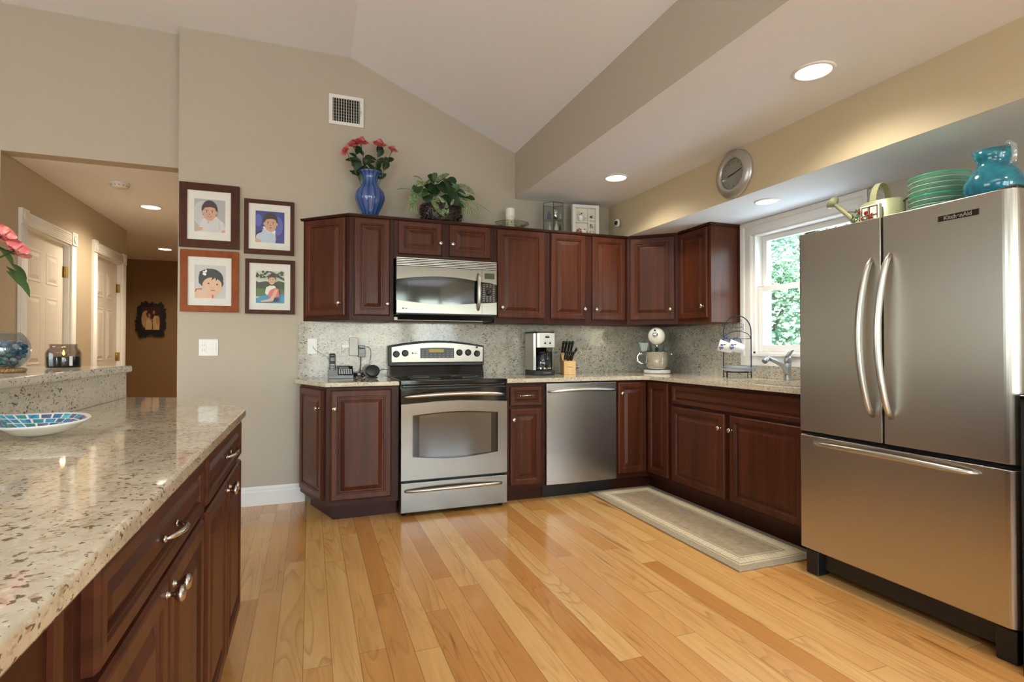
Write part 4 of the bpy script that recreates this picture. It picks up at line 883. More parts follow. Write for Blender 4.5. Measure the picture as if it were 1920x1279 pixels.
lv = lambda s_, n=7, lo=.52, hi=.88: [(lo + (hi - lo) * i / (n - 1), random.Random(s_ * 9 + i).uniform(-.6, PI + .6) , .066 + .014 * (i % 3)) for i in range(n)]
stem_rose('small open coral bloom, leftmost in the blue vase', rb(-.01, .0), (-.322, -.17, 2.590), .045, (-.7, -.6, .2), lv(1, 5), 1)
stem_rose('coral rose second from left in the blue vase', rb(-.015, .01), (-.268, -.14, 2.645), .062, (-.3, -.5, .9), lv(2, 8), 2)
stem_rose('full coral rose third from left, tallest in the blue vase', rb(0, -.01), (-.218, -.16, 2.662), .066, (.1, -.5, 1), lv(3, 8), 3)
stem_rose('full coral rose fourth from left in the blue vase', rb(.01, .0), (-.085, -.15, 2.665), .068, (.1, -.5, 1), lv(4, 9), 4)
stem_rose('small coral rose leaning out at the right of the blue vase', rb(.015, .01), (.008, -.16, 2.640), .050, (.3, -.4, .9), lv(5, 6, .55), 5)

t = thing('potted_foliage', 'dark basket of mixed artificial foliage with caladium and spider leaves', 'plant', (.39, -.17, VZ))
m = MB(); m.lathe([(.085, 0), (.105, .03), (.118, .10), (.115, .15), (.10, .155)], 32, sx=1.35, sy=.85, close=True)
rn = random.Random(3)
bs = m.build('basket', 'berries', t); m = MB()
for i in range(230):
    a = rn.uniform(0, 2 * PI); z = rn.uniform(.008, .15); r = .108 + .012 * math.sin(z * 16); m.ball((r * 1.35 * math.cos(a), r * .85 * math.sin(a), z), rn.uniform(.007, .011), 5)
m.build('berry_cover', 'berries', bs)
def fo(u, v, y=-.03): return Vector((.228 - .39 + (u - 790) * .00423, y, 2.152 - VZ + (405 - v) * .00423 + (u - 790) * .0004))
def lf(mat, a, b, w, ya, yb, up=(0, -1, .5), curl=.15, heart=.8, name='leaf', parent=t):
    A = fo(a[0], a[1], ya); Bv = fo(b[0], b[1], yb); m = MB(); d = Bv - A; m.leaf(A, d, up, d.length, w, curl, heart=heart, seg=8); return m.build(name, mat, parent)
lf('caladium', (810, 376), (832, 409), .125, -.08, -.125); lf('caladium', (788, 345), (768, 392), .095, -.07, -.10, (-.6, -1, .4))
lf('caladium', (831, 341), (791, 346), .085, -.06, -.07, (0, -.6, 1)); lf('caladium', (818, 345), (839, 325), .075, -.04, -.05, (0, -.6, 1)); lf('caladium', (836, 342), (851, 343), .07, -.04, -.08)
lf('caladium_grey', (857, 351), (890, 364), .085, -.05, -.06, (.1, -1, .8), .1)
for (a, b, w) in (((795, 350), (812, 366), .085), ((812, 350), (806, 372), .08), ((820, 348), (834, 366), .09), ((838, 350), (846, 378), .085), ((800, 368), (796, 382), .07), ((826, 370), (836, 390), .08), ((842, 372), (852, 388), .075), ((812, 345), (800, 336), .06), ((838, 338), (850, 348), .06), ((850, 362), (868, 372), .06), ((866, 374), (886, 376), .05), ((785, 350), (778, 366), .07), ((846, 348), (842, 362), .06), ((822, 362), (808, 358), .07)):
    lf('leaf_dark', a, b, w * 1.25, -.06, -.10 - .02 * rn.random(), (rn.uniform(-.5, .5), -1, .5), .2)
for (a, b) in (((805, 345), (814, 330)), ((835, 352), (828, 340)), ((798, 360), (788, 372)), ((846, 360), (856, 352)), ((820, 374), (812, 388)), ((856, 384), (870, 392))): lf('leaf_mid', a, b, .055, -.07, -.10, (rn.uniform(-.5, .5), -1, .5), .2)
def blade(pts, ys, w=.017):
    P_ = [fo(p[0], p[1], y) for p, y in zip(pts, ys)]; n = 12; c = []
    for i in range(n + 1):
        q = i / n * (len(P_) - 1); k = min(int(q), len(P_) - 2); f = q - k; c.append(P_[k].lerp(P_[k + 1], f))
    for _ in range(2): c = [c[0]] + [(c[i - 1] + c[i] * 2 + c[i + 1]) / 4 for i in range(1, len(c) - 1)] + [c[-1]]
    vs = []; fs = []; mi = []
    for i, p in enumerate(c):
        d = (c[min(i + 1, n)] - c[max(0, i - 1)]).normalized(); s_ = d.cross(Vector((0, -1, .3))).normalized(); ww = w * math.sin(PI * min(1, .25 + .75 * (1 - i / n) ** .8)) * .5 if i < n else 0
        vs += [p - s_ * ww, p - s_ * ww * .3, p + s_ * ww * .3, p + s_ * ww]
    for i in range(n):
        for j in range(3): q = i * 4 + j; fs.append((q, q + 1, q + 5, q + 4)); mi.append(0 if j == 1 else 1)
    m = MB(); m.add(vs, fs, mi, True); m.build('spider_leaf', ['leaf_mid', 'leaf_white'], t)
for pts in ([(856, 375), (868, 380), (873, 392), (866, 418)], [(856, 376), (880, 382), (900, 394), (914, 406)], [(858, 378), (876, 390), (884, 400), (892, 416)], [(858, 376), (868, 386), (874, 402), (870, 414)], [(858, 374), (874, 378), (888, 392), (890, 404)], [(856, 378), (866, 388), (868, 402), (862, 412)], [(860, 378), (874, 388), (880, 404), (874, 414)],
            [(786, 382), (776, 388), (774, 400), (779, 408)], [(786, 382), (770, 388), (764, 398), (763, 406)], [(786, 384), (770, 384), (760, 388), (753, 393)], [(786, 362), (766, 361), (752, 361), (741, 365)], [(792, 345), (786, 342), (778, 340), (770, 341)], [(784, 384), (772, 392), (770, 402), (774, 406)], [(852, 362), (858, 366), (866, 374), (874, 372)], [(856, 380), (846, 378), (842, 386), (838, 392)]):
    blade(pts, (-.06, -.10, -.13, -.145))

t = thing('glass_dish', 'clear octagonal glass dish with leaf trim under a white candle', 'dish', (.985, -.17, VZ))
m = MB(); m.lathe([(.06, 0), (.07, .004), (.085, .03), (.150, .062), (.150, .059), (.084, .024), (.0001, .006)], 8, sy=.8, smooth=False); m.build('dish_body', 'dish_glass', t)
m = MB(); pts = [(.150 * math.cos(R(45 * i)), .12 * math.sin(R(45 * i)), .0615) for i in range(9)]; m.tube(pts, .0018, 5); m.build('dish_rim', 'lead_came', t)
m = MB(); rn = random.Random(5)
for i in range(26): a = rn.uniform(0, 2 * PI); m.leaf((.072 * math.cos(a), .058 * math.sin(a), .030 + rn.uniform(0, .025)), (math.cos(a), math.sin(a), .4), (0, 0, 1), .022, .012, .2, seg=3)
m.build('leaf_garland', 'leaf_white', t)
t = thing('pillar_candle', 'short white pillar candle standing in the glass dish', 'candle', (.968, -.17, VZ + .0085))
m = MB(); m.lathe([(.036, 0), (.037, .01), (.037, .165), (.034, .172), (.020, .169), (.0001, .168)], 28); m.build('wax_body', 'wax_white', t)
m = MB(); m.tube([(0, 0, .167), (.001, 0, .176)], .001, 5); m.build('wick', 'black_matte', t)
m = MB()
for z in (.085, .098): m.tube([(.0375 * math.cos(R(15 * i)), .0375 * math.sin(R(15 * i)), z + .006 * math.sin(R(45 * i))) for i in range(25)], .0012, 5)
m.build('cord_band', 'rope', t)

HX = (1.362, -.165)
t = thing('glass_curio', 'small hexagonal leaded glass curio case filled with miniatures', 'display case', (HX[0], HX[1], VZ))
h6 = [(.098 * math.cos(R(60 * i + 8)), .082 * math.sin(R(60 * i + 8))) for i in range(6)]
m = MB(); m.prism([(x * 1.0, y) for x, y in h6], 0, .004); m.build('curio_floor', 'mirror_dark', t)
m = MB()
for i in range(6):
    a, b = h6[i], h6[(i + 1) % 6]; m.tube([(a[0], a[1], 0), (a[0], a[1], .255)], .0022, 6)
    for z in (.003, .255): m.tube([(a[0], a[1], z), (b[0], b[1], z)], .0022, 6)
m.build('lead_frame', 'lead_came', t)
for i in range(6):
    a, b = Vector((*h6[i], 0)), Vector((*h6[(i + 1) % 6], 0)); m = MB(); q = (b - a).normalized() * .002; a += q; b -= q; nn = Vector((q.y, -q.x, 0)) * .3
    m.add([a, b, b + Vector((0, 0, .253)), a + Vector((0, 0, .253)), a + nn, b + nn, b + nn + Vector((0, 0, .253)), a + nn + Vector((0, 0, .253))], [(0, 1, 2, 3), (7, 6, 5, 4), (0, 4, 5, 1), (3, 2, 6, 7)]); m.build('curio_pane', 'clear_glass', t)
m = MB(); m.prism([(x * .93, y * .93) for x, y in h6], .118, .121); m.build('glass_shelf', 'clear_glass', t)
def mini(label, loc, parts_, cat='miniature', name='miniature_ornament', group='miniatures in the glass curio'):
    t = thing(name, label, cat, loc, group=group)
    for (nm, prof, mt, off, sc) in parts_: m = MB(); m.lathe(prof, 14, Matrix.Translation(off) @ Matrix.Diagonal((*sc, 1))); m.build(nm, mt, t)
ball_ = lambda r: [(max(.0001, r * math.sin(PI * i / 7)), -r * math.cos(PI * i / 7)) for i in range(8)]
mini('tiny pink figurine low in the curio case', (HX[0] - .045, HX[1] - .02, VZ + .0045), [('figure_body', [(.018, 0), (.014, .03), (.008, .06), (.004, .07)], 'art_pastel', (0, 0, 0), (1, 1, 1)), ('figure_head', ball_(.010), 'p_skin2', (0, 0, .077), (1, 1, 1))])
mini('tiny striped figure in the middle of the curio case floor', (HX[0] + .012, HX[1] - .03, VZ + .0045), [('figure_body', [(.022, 0), (.018, .04), (.008, .075), (.004, .085)], 'smoke_white', (0, 0, 0), (1, 1, 1)), ('figure_head', ball_(.011), 'p_grey', (0, 0, .092), (1, 1, 1))])
mini('tiny golden figure at the right of the curio case floor', (HX[0] + .058, HX[1] - .01, VZ + .0045), [('figure_body', [(.016, 0), (.013, .04), (.006, .075)], 'p_brown', (0, 0, 0), (1, 1, 1)), ('figure_head', ball_(.009), 'brass', (0, 0, .082), (1, 1, 1))])
mini('small purple tassel ornament on the upper curio shelf', (HX[0] - .045, HX[1] - .01, VZ + .1215), [('figure_body', [(.014, 0), (.017, .03), (.010, .06), (.003, .07)], 'gem_violet', (0, 0, 0), (1, 1, 1))])
mini('silver sparkling cup on the upper curio shelf', (HX[0] + .010, HX[1] - .02, VZ + .1215), [('cup_body', [(.012, 0), (.019, .03), (.022, .075), (.020, .085)], 'chrome', (0, 0, 0), (1, 1, 1))])
mini('small round plate standing on the upper curio shelf', (HX[0] + .058, HX[1] + .0, VZ + .1215), [('plate_disc', ball_(.030), 'porcelain', (0, 0, .032), (.25, .9, 1))])

t = thing('shadow_box', 'white shadow box frame with four compartments of tea-party miniatures', 'display frame', (1.682, -.115, VZ), rz=R(-8)); w, h, d = .246, .282, .045
m = MB(); rounded_hole_skin(m, [(-w / 2, 0), (w / 2, 0), (w / 2, h), (-w / 2, h)], [(-w / 2 + .030, .026), (w / 2 - .030, .026), (w / 2 - .030, h - .026), (-w / 2 + .030, h - .026)], -d, 0); m.build('box_frame', 'white_trim', t, bevel=.002)
m = MB(); m.box((-w / 2 + .028, -.006, .024), (w / 2 - .028, -.001, h - .024)); m.build('box_back', 'cream', t)
m = MB(); m.box((.026, -d + .004, .026), (.034, -.006, h - .026)); m.build('divider', 'white_trim', t)
m = MB(); m.box((-w / 2 + .030, -d + .004, .128), (.026, -.006, .136)); m.build('divider', 'white_trim', t)
m = MB(); m.box((.034, -d + .004, .150), (w / 2 - .030, -.006, .158)); m.build('divider', 'white_trim', t)
def cup(x, z, s_, mt, nm='miniature_cup'): m = MB(); m.lathe([(.012 * s_, 0), (.018 * s_, .008 * s_), (.024 * s_, .03 * s_), (.0245 * s_, .032 * s_), (.022 * s_, .032 * s_), (.015 * s_, .008 * s_)], 18, Matrix.Translation((x, -.022, z)) @ Matrix.Diagonal((1, .6, 1, 1)), close=False); m.tube([(x + .022 * s_ + .012 * s_ * math.sin(PI * i / 8), -.022, z + .006 * s_ + .022 * s_ * i / 8) for i in range(9)], .0022 * s_, 6); m.build(nm, mt, t)
cup(-.035, .145, 1.35, 'porcelain'); cup(-.01, .026, 1.2, 'porcelain'); cup(.062, .034, .8, 'art_pastel')
m = MB(); rn = random.Random(8)
for (cx, cz, n_, sp) in ((-.035, .205, 12, .016), (.062, .185, 10, .010), (.062, .105, 9, .012), (-.055, .065, 10, .016), (0.0, .055, 8, .012), (.0, .035, 8, .018)):
    for i in range(n_): m.ball((cx + rn.gauss(0, sp), -.022 + rn.gauss(0, .004), cz + rn.gauss(0, sp * .8)), rn.uniform(.004, .008), 5, mi=rn.choice((0, 0, 1, 2)))
m.build('dried_flowers', ['art_pastel', 'p_red', 'leaf_mid'], t)

# ---------------------------------------------------------------- left countertop: telephone, plugs, speaker
C1 = CZ1 + .0005
t = thing('cordless_telephone', 'grey and black cordless telephone base with keypad on the left counter', 'telephone', (-.352, -.135, C1), rz=0)
m = MB(); m.prism([(-.055, 0), (.055, 0), (.055, .08), (.018, .085), (-.045, .022), (-.055, .016)], -.088, .084, axis='x'); m.build('base_shell', 'grey_plastic', t, bevel=.006, seg=3)
sl = math.atan2(.063, .063); K = Matrix.Translation((0, -.047, .021)) @ Matrix.Rotation(sl, 4, 'X')
m = MB(); m.box((-.026, .004, .001), (.082, .088, .008), M=K); kp = m.build('keypad_panel', 'black_plastic', t, bevel=.002)
m = MB(); m.box((-.018, .060, .008), (.052, .080, .0095), M=K); m.build('lcd_screen', 'lcd', kp)
m = MB()
for r_ in range(4):
    for q in range(6): m.box((-.018 + q * .016, .010 + r_ * .012, .008), (-.008 + q * .016, .016 + r_ * .012, .0105), M=K)
m.build('keys', 'white_plastic', kp)
t = thing('telephone_handset', 'black cordless handset standing upright in the telephone base', 'telephone handset', (-.413, -.135, C1 + .034), rot=(R(-12), 0, 0))
m = MB(); m.prism([(-.012, 0), (.010, 0), (.012, .13), (.004, .152), (-.010, .150), (-.014, .1)], -.021, .021, axis='x'); m.build('handset_body', 'black_plastic', t, bevel=.006, seg=3)
m = MB(); m.box((-.014, -.0155, .092), (.014, -.0128, .118)); m.build('handset_screen', 'lcd', t)
m = MB()
for r_ in range(5):
    for q in range(3): m.box((-.014 + q * .0105, -.0148, .016 + r_ * .012), (-.007 + q * .0105, -.0125, .021 + r_ * .012))
m.build('handset_keys', 'white_plastic', t)
m = MB(); m.box((-.012, -.0140, .132), (.012, -.012, .136)); m.build('earpiece', 'grey_plastic', t)
def plate(name, label, x0, x1, z0, z1, slots, y=-.022, group=None):
    t = thing(name, label, 'outlet', ((x0 + x1) / 2, y, (z0 + z1) / 2), group=group); m = MB(t); m.box((x0, y - .006, z0), (x1, y - .0003, z1)); m.build('cover_plate', 'white_plastic', t, bevel=.002)
    m = MB(t); xm = (x0 + x1) / 2; m.box((xm - .017, y - .008, z0 + .022), (xm + .017, y - .0062, z1 - .022)); f = m.build('outlet_face', 'white_plastic', t)
    m = MB(t)
    for z in slots:
        m.box((xm - .008, y - .0084, z), (xm - .006, y - .008, z + .01)); m.box((xm + .006, y - .0084, z), (xm + .008, y - .008, z + .01)); m.box((xm - .002, y - .0084, z - .009), (xm + .002, y - .008, z - .005))
    m.build('outlet_slots', 'gap_black', f); return t
plate('wall_jack', 'white telephone jack plate at the left end of the backsplash', -.586, -.518, 1.093, 1.207, [])
plate('wall_outlet', 'white outlet plate half covered by plugs behind the telephone', -.262, -.150, 1.098, 1.212, [1.172])
t = thing('surge_adapter', 'beige box-shaped plug-in surge adapter on the backsplash', 'adapter', (-.256, -.028, 1.146)); m = MB(t); m.box((-.290, -.068, 1.078), (-.226, -.0305, 1.216)); m.build('adapter_body', 'beige_plastic', t, bevel=.005)
m = MB(t); m.lathe([(.003, 0), (.003, .0015), (.0001, .002)], 10, Matrix.Translation((-.242, -.068, 1.200)) @ Matrix.Rotation(R(90), 4, 'X')); m.build('indicator_led', 'led_red', t)
t = thing('power_plug', 'bunch of white plug and cord stuck into the side of the surge adapter', 'plug', (-.31, -.045, 1.15)); m = MB(t); m.box((-.345, -.056, 1.138), (-.291, -.034, 1.166)); m.build('plug_body', 'white_plastic', t, bevel=.004)
m = MB(t); pts = [(-.335 + .012 * math.sin(i * 1.9) + .01 * (i % 2), -.046 + .01 * math.cos(i * 2.3), 1.140 - .002 * i + .008 * math.cos(i * 1.3)) for i in range(14)]; m.tube(pts, .0035, 6); m.build('cord', 'white_plastic', t)
t = thing('power_adapter', 'dark brown transformer plug hanging from the outlet', 'adapter', (-.200, -.03, 1.11)); m = MB(t); m.box((-.225, -.066, 1.068), (-.172, -.0305, 1.135)); m.box((-.222, -.058, 1.135), (-.176, -.0305, 1.158)); m.build('adapter_body', 'sheet_brown', t, bevel=.004)
m = MB(t); m.box((-.218, -.0668, 1.100), (-.182, -.066, 1.124)); m.build('rating_label', 'grey_plastic', t)
m = MB(t); m.tube([(-.203, -.045, 1.068), (-.204, -.05, 1.03), (-.206, -.06, .99), (-.215, -.07, .955), (-.21, -.08, .935), (-.19, -.075, .95), (-.2, -.07, .97), (-.225, -.085, .945), (-.24, -.09, .925), (-.22, -.10, .920), (-.19, -.1, .921)], .0030, 6); m.build('cord', 'black_plastic', t)
m = MB(t); m.tube([(-.176, -.045, 1.147), (-.150, -.045, 1.146), (-.130, -.045, 1.125), (-.128, -.045, 1.08), (-.138, -.05, 1.03), (-.142, -.06, 1.0)], .0020, 6); m.build('cord', 'black_plastic', t)
t = thing('tangled_cord', 'coil of dark cords bundled on the counter beside the telephone', 'cord', (-.225, -.12, C1)); m = MB()
for k in range(3): m.tube([(.035 * math.cos(a * .7 + k) + .012 * math.sin(a * 1.9), .022 * math.sin(a * .7 + k), .014 + .010 * math.sin(a * 1.3 + k * 2) + k * .006) for a in [i * .55 for i in range(26)]], .0030, 6)
m.build('cord_coil', 'black_plastic', t); m = MB(); m.box((-.012, -.03, .020), (.010, -.022, .034)); m.build('cord_clip', 'grey_plastic', t)
m = MB(); m.tube([(-.05, -.02, .004), (-.08, -.015, .003), (-.095, -.03, .003)], .0025, 6); m.build('loose_end', 'black_plastic', t)
t = thing('round_speaker', 'black round disc-shaped speaker leaning on the counter left of the range', 'speaker', (-.128, -.150, C1), rot=(0, 0, R(8)))
m = MB(); m.lathe([(.0001, -.016), (.040, -.015), (.0525, -.009), (.0545, 0), (.0525, .010), (.042, .014), (.0001, .015)], 36, Matrix.Translation((0, 0, .050)) @ Matrix.Rotation(R(78), 4, 'X') @ Matrix.Diagonal((1, .86, 1, 1))); m.build('speaker_body', 'black_plastic', t)
m = MB(); m.lathe([(.040, 0), (.036, .006)], 24, sy=.6); m.build('speaker_foot', 'black_plastic', t)
tag((lambda m: (m.tube([(-.085, -.14, .955), (-.06, -.12, .972), (-.03, -.10, .972), (-.005, -.09, .968)], .0022, 6), m.build('electric_cable', 'black_plastic'))[1])(MB()), 'thin black cord running from the round speaker behind the range', 'cord')
tag((lambda m: (m.tube([(-.550, -.0305, 1.150), (-.53, -.034, 1.12), (-.49, -.045, 1.095), (-.445, -.06, 1.07), (-.42, -.07, 1.0), (-.41, -.075, .96)], .0018, 6), m.build('telephone_cable', 'grey_plastic'))[1])(MB()), 'thin grey telephone cord from the wall jack to the handset base', 'cord')

# ---------------------------------------------------------------- right countertop: coffee maker, knife block, mixer
t = thing('coffee_maker', 'brushed steel and black drip coffee maker on the counter', 'coffee maker', (1.225, -.20, C1)); w = .090
m = MB(); m.prism([(-w, .12), (-w, -.09), (-w + .02, -.115), (w - .02, -.115), (w, -.09), (w, .12)], 0, .040); m.build('base', 'black_plastic', t, bevel=.003)
m = MB(); m.prism([(-w, .12), (-w, -.06), (-w + .018, -.075), (-w + .024, .0), (w - .014, .0), (w - .012, -.075), (w, -.06), (w, .12)], .040, .345); m.build('housing', 'steel_v', t, bevel=.003)
m = MB(); m.prism([(-w + .016, .0), (-w + .016, -.100), (-w + .03, -.112), (w - .012, -.112), (w - .004, -.100), (w - .004, .0)], .225, .345); m.build('brew_head', 'steel_v', t, bevel=.003)
m = MB(); m.prism([(-w, .12), (-w, -.08), (-w + .02, -.112), (w - .02, -.112), (w, -.08), (w, .12)], .3455, .357); m.build('lid', 'black_plastic', t, bevel=.004)
m = MB(); m.box((-w + .023, -.012, .041), (w - .013, .001, .225)); m.build('carafe_recess', 'black_gloss', t)
m = MB(); m.lathe([(.058, 0), (.064, .01), (.064, .07), (.050, .125), (.044, .135), (.042, .135), (.048, .125), (.062, .07), (.062, .012)], 32, Matrix.Translation((.006, -.052, .0415)), close=False); cf = m.build('carafe', 'carafe_glass', t)
m = MB(); m.lathe([(.046, 0), (.048, .012), (.03, .022), (.0001, .024)], 24, Matrix.Translation((.006, -.052, .176))); m.build('carafe_lid', 'black_plastic', cf)
m = MB(); m.lathe([(.0652, .010), (.0655, .022)], 32, Matrix.Translation((.006, -.052, .0415)), close=False); m.build('carafe_band', 'chrome', cf)
m = MB(); m.tube([(-.002, -.115, .185), (-.004, -.150, .175), (-.006, -.158, .13), (-.002, -.148, .075), (0, -.118, .062)], [.010, .011, .010, .010, .008], 10); m.build('carafe_handle', 'black_gloss', cf)
m = MB(); m.lathe([(.0205, 0), (.0205, .002), (.0001, .0025)], 28, Matrix.Translation((.012, -.112, .312)) @ Matrix.Rotation(R(90), 4, 'X') @ Matrix.Diagonal((1, .5, 1, 1))); m.build('maker_badge', 'label_dark', t)
for (x, z, r) in ((-.008, .262, .008), (.036, .262, .008), (.014, .257, .004), (.014, .278, .004), (-.006, .281, .003), (.034, .281, .003)): m = MB(); m.lathe([(r, 0), (r, .005), (r * .7, .006), (.0001, .006)], 16, Matrix.Translation((x, -.112, z)) @ Matrix.Rotation(R(90), 4, 'X')); m.build('control_button', 'black_gloss' if r > .006 else 'chrome', t)
text_mesh('Cuisinart', .019, Matrix.Translation((1.235, -.3155, C1 + .022)) @ TY, 'grey_plastic', t, world=t)
tag((lambda m: (m.tube([(1.32, -.09, 1.03), (1.36, -.085, 1.0), (1.385, -.09, .965), (1.37, -.12, .93), (1.345, -.13, .918)], .003, 6), m.build('electric_cable', 'black_plastic'))[1])(MB()), 'black power cord between the coffee maker and the knife block', 'cord')
tag((lambda m: (m.tube([(1.655, -.024, 1.105), (1.675, -.04, 1.115), (1.69, -.05, 1.10), (1.68, -.05, 1.08)], .003, 6), m.build('electric_cable', 'white_plastic'))[1])(MB()), 'short loop of white cord showing behind the knife block', 'cord')
kb = thing('knife_block', 'pale wooden slanted knife block full of black-handled knives', 'knife block', (1.475, -.205, C1), rz=R(-14)); KW = .050
m = MB(); m.prism([(-.085, 0), (.045, 0), (.100, .125), (.055, .185), (-.020, .118), (-.085, .112)], -KW, KW, axis='x'); m.build('block_body', 'pale_wood', kb, bevel=.002)
m = MB(); m.box((-.012, -.0865, .062), (.02, -.085, .066)); m.lathe([(.0025, 0), (.0025, .0012)], 8, Matrix.Translation((-.022, -.085, .064)) @ Matrix.Rotation(R(90), 4, 'X')); m.build('maker_stamp', 'label_dark', kb)
KM = Matrix.Translation((1.475, -.205, C1)) @ Matrix.Rotation(R(-14), 4, 'Z')
def knife(label, x, y, z, L_, tilt, wd, dx=0, steelp=False, grp='black-handled knives in the knife block'):
    p = KM @ Vector((x, y, z)); t = thing('kitchen_knife', label, 'knife', p, group=grp, rot=(R(tilt), R(dx), R(-14)))
    m = MB(); m.prism([(-.0005, -.04), (.0005, -.04), (.0005, .002), (-.0005, .002)], -.010, .010, axis='y'); m.build('blade', 'chrome', t)
    m = MB(); n = 9; c = [(0, wd * .04 * math.sin(i / (n - 1) * PI * 1.6), L_ * i / (n - 1)) for i in range(n)]; rs = [wd * 1.3 * (.78, .66, .62, .64, .66, .66, .68, .80, .62)[i] for i in range(n)]
    m.tube(c, rs, 10, flat=.62); m.build('handle', 'black_plastic', t)
    m = MB()
    for q in (.25, .55, .82): m.lathe([(.0022, 0), (.0022, .0006)], 8, Matrix.Translation((wd * .45, 0, L_ * q)) @ Matrix.Rotation(R(90), 4, 'Y'))
    m.build('rivets', 'chrome', t)
nm = ['first', 'second', 'third', 'fourth']
for i, x in enumerate((-.037, -.014, .011, .034)): knife('large black knife handle, %s from the left in the tall back row' % nm[i], x, .060 - .003 * i, .176, .118, 27, .0125, 3 + i * 1.2)
knife('black shears-like handle leaning out at the right of the back row', .046, .03, .150, .088, 30, .0115, 22)
for i in range(5): knife('short black steak knife handle in the front row of the block', -.030 + i * .016, -.010, .122, .085, 30, .0088, 2 + i * 1.5, grp='steak knives in the front row of the block')
for i, x in enumerate((-.006, .020)): knife('stubby black knife handle low at the front of the block, %s one' % ('left', 'right')[i], x, -.045, .117, .050, 33, .0105, 3, grp='low front knives of the block')

mx = thing('stand_mixer', 'white stand mixer with steel bowl in the counter corner', 'mixer', (2.285, -.33, C1), rz=R(-38))
m = MB(); pts = [(.115 * math.cos(a) * (1 if abs(math.cos(a)) < .8 else 1), -.0 + (.105 if math.sin(a) < 0 else .15) * math.sin(a)) for a in [2 * PI * i / 36 for i in range(36)]]
m.prism(pts, 0, .034); m.build('mixer_base', 'mixer_white', mx, bevel=.012, seg=3)
m = MB(); m.tube([(0, .11, .03), (0, .115, .12), (0, .11, .22), (0, .09, .27)], [.055, .045, .048, .058], 20); m.build('pedestal', 'mixer_white', mx)
m = MB(); m.lathe([(.0001, -.175), (.030, -.172), (.060, -.158), (.071, -.12), (.075, 0), (.068, .10), (.050, .15), (.0001, .165)], 28, Matrix.Translation((0, .01, .325)) @ Matrix.Rotation(R(90), 4, 'X') @ Matrix.Diagonal((1, 1.10, -1, 1))); m.build('motor_head', 'mixer_white', mx)
m = MB(); m.lathe([(.022, 0), (.022, .006), (.018, .010), (.0001, .011)], 20, Matrix.Translation((-.008, -.163, .335)) @ Matrix.Rotation(R(90), 4, 'X')); m.build('attachment_hub', 'chrome', mx)
m = MB(); m.lathe([(.008, 0), (.010, .006), (.006, .016), (.0001, .017)], 14, Matrix.Translation((-.010, -.145, .372)) @ Matrix.Rotation(R(90), 4, 'X')); m.build('hub_knob', 'black_plastic', mx)
m = MB(); m.tube([(0, -.045, .30), (0, -.045, .18)], [.022, .012], 14); m.build('beater_shaft', 'chrome', mx)
m = MB(); m.lathe([(.045, .0), (.072, .006), (.092, .030), (.101, .07), (.104, .150), (.108, .152), (.103, .152), (.100, .07), (.0001, .068)], 40, Matrix.Translation((0, -.045, .036))); bw = m.build('mixing_bowl', 'chrome', mx)
m = MB(); m.tube([(-.108, -.045, .165), (-.150, -.047, .172), (-.166, -.05, .150), (-.160, -.05, .105), (-.128, -.047, .085), (-.104, -.045, .092)], [.006, .007, .007, .007, .006, .005], 10, flat=1.4); m.build('bowl_handle', 'chrome', bw)
m = MB(); m.lathe([(.112, .0), (.108, .006), (.062, .012), (.060, .085), (.058, .085), (.060, .012), (.108, .0)], 32, Matrix.Translation((0, -.045, .190)), close=False); m.build('pouring_shield', 'clear_glass', mx)
m = MB(); m.prism([(-.125, .195), (-.085, .19), (-.070, .265), (-.150, .27)], -.07, -.04, axis='y'); m.build('pouring_chute', 'pane_glass', mx)
m = MB(); m.tube([(.058, .06, .165), (.115, .05, .168)], .007, 10); m.ball((.122, .049, .168), .015, 10); m.build('lift_lever', 'chrome', mx)

# ---------------------------------------------------------------- mug rack, cups, saucers, faucet
RK = (2.405, -1.150); RA = R(-43)
t = thing('mug_rack', 'dark arched wire mug rack with coffee cup motif beside the sink', 'rack', (RK[0], RK[1], C1), rz=RA); hw = .094
m = MB(); arc = [(-hw, 0, .004), (-hw, 0, .10), (-hw, 0, .24), (-hw, 0, .345)] + [(-hw * math.cos(a), 0, .345 + .118 * math.sin(a)) for a in [PI * i / 16 for i in range(1, 16)]] + [(hw, 0, .345), (hw, 0, .24), (hw, 0, .1), (hw, 0, .004)]
m.tube(arc, .0040, 8); m.build('rack_frame', 'wire_navy', t)
m = MB(); m.tube([(-hw, 0, .292), (hw, 0, .292)], .0025, 6); m.tube([(hw * math.cos(a) * .96, 0, .295 + .052 * math.sin(a)) for a in [PI * i / 12 for i in range(13)]], .0025, 6); m.build('cross_wire', 'wire_navy', t)
m = MB()
m.tube([(.045 * math.cos(a), 0, .364 + .014 * math.sin(a)) for a in [2 * PI * i / 20 for i in range(21)]], .0016, 5); m.tube([(-.032, 0, .405), (-.026, 0, .378), (-.012, 0, .370), (.012, 0, .370), (.026, 0, .378), (.032, 0, .405), (-.032, 0, .405)], .0016, 5)
m.tube([(.030, 0, .398), (.046, 0, .396), (.042, 0, .380), (.027, 0, .380)], .0016, 5)
for x in (-.014, 0, .014): m.tube([(x, 0, .410), (x + .004, 0, .420), (x - .004, 0, .430), (x, 0, .440)], .0014, 5)
m.tube([(-.026 + .0 * a, 0, .41 + .0) if False else (.034 * math.cos(a), 0, .408 + .034 * math.sin(a)) for a in [PI * (.1 + .8 * i / 10) for i in range(11)]], .0014, 5); m.build('cup_motif', 'wire_navy', t)
for x in (-.070, .002): m = MB(); m.tube([(x, 0, .292), (x, -.018, .294), (x, -.040, .300), (x, -.048, .312)], .0028, 6); m.build('cup_hook', 'blue_handle', t)
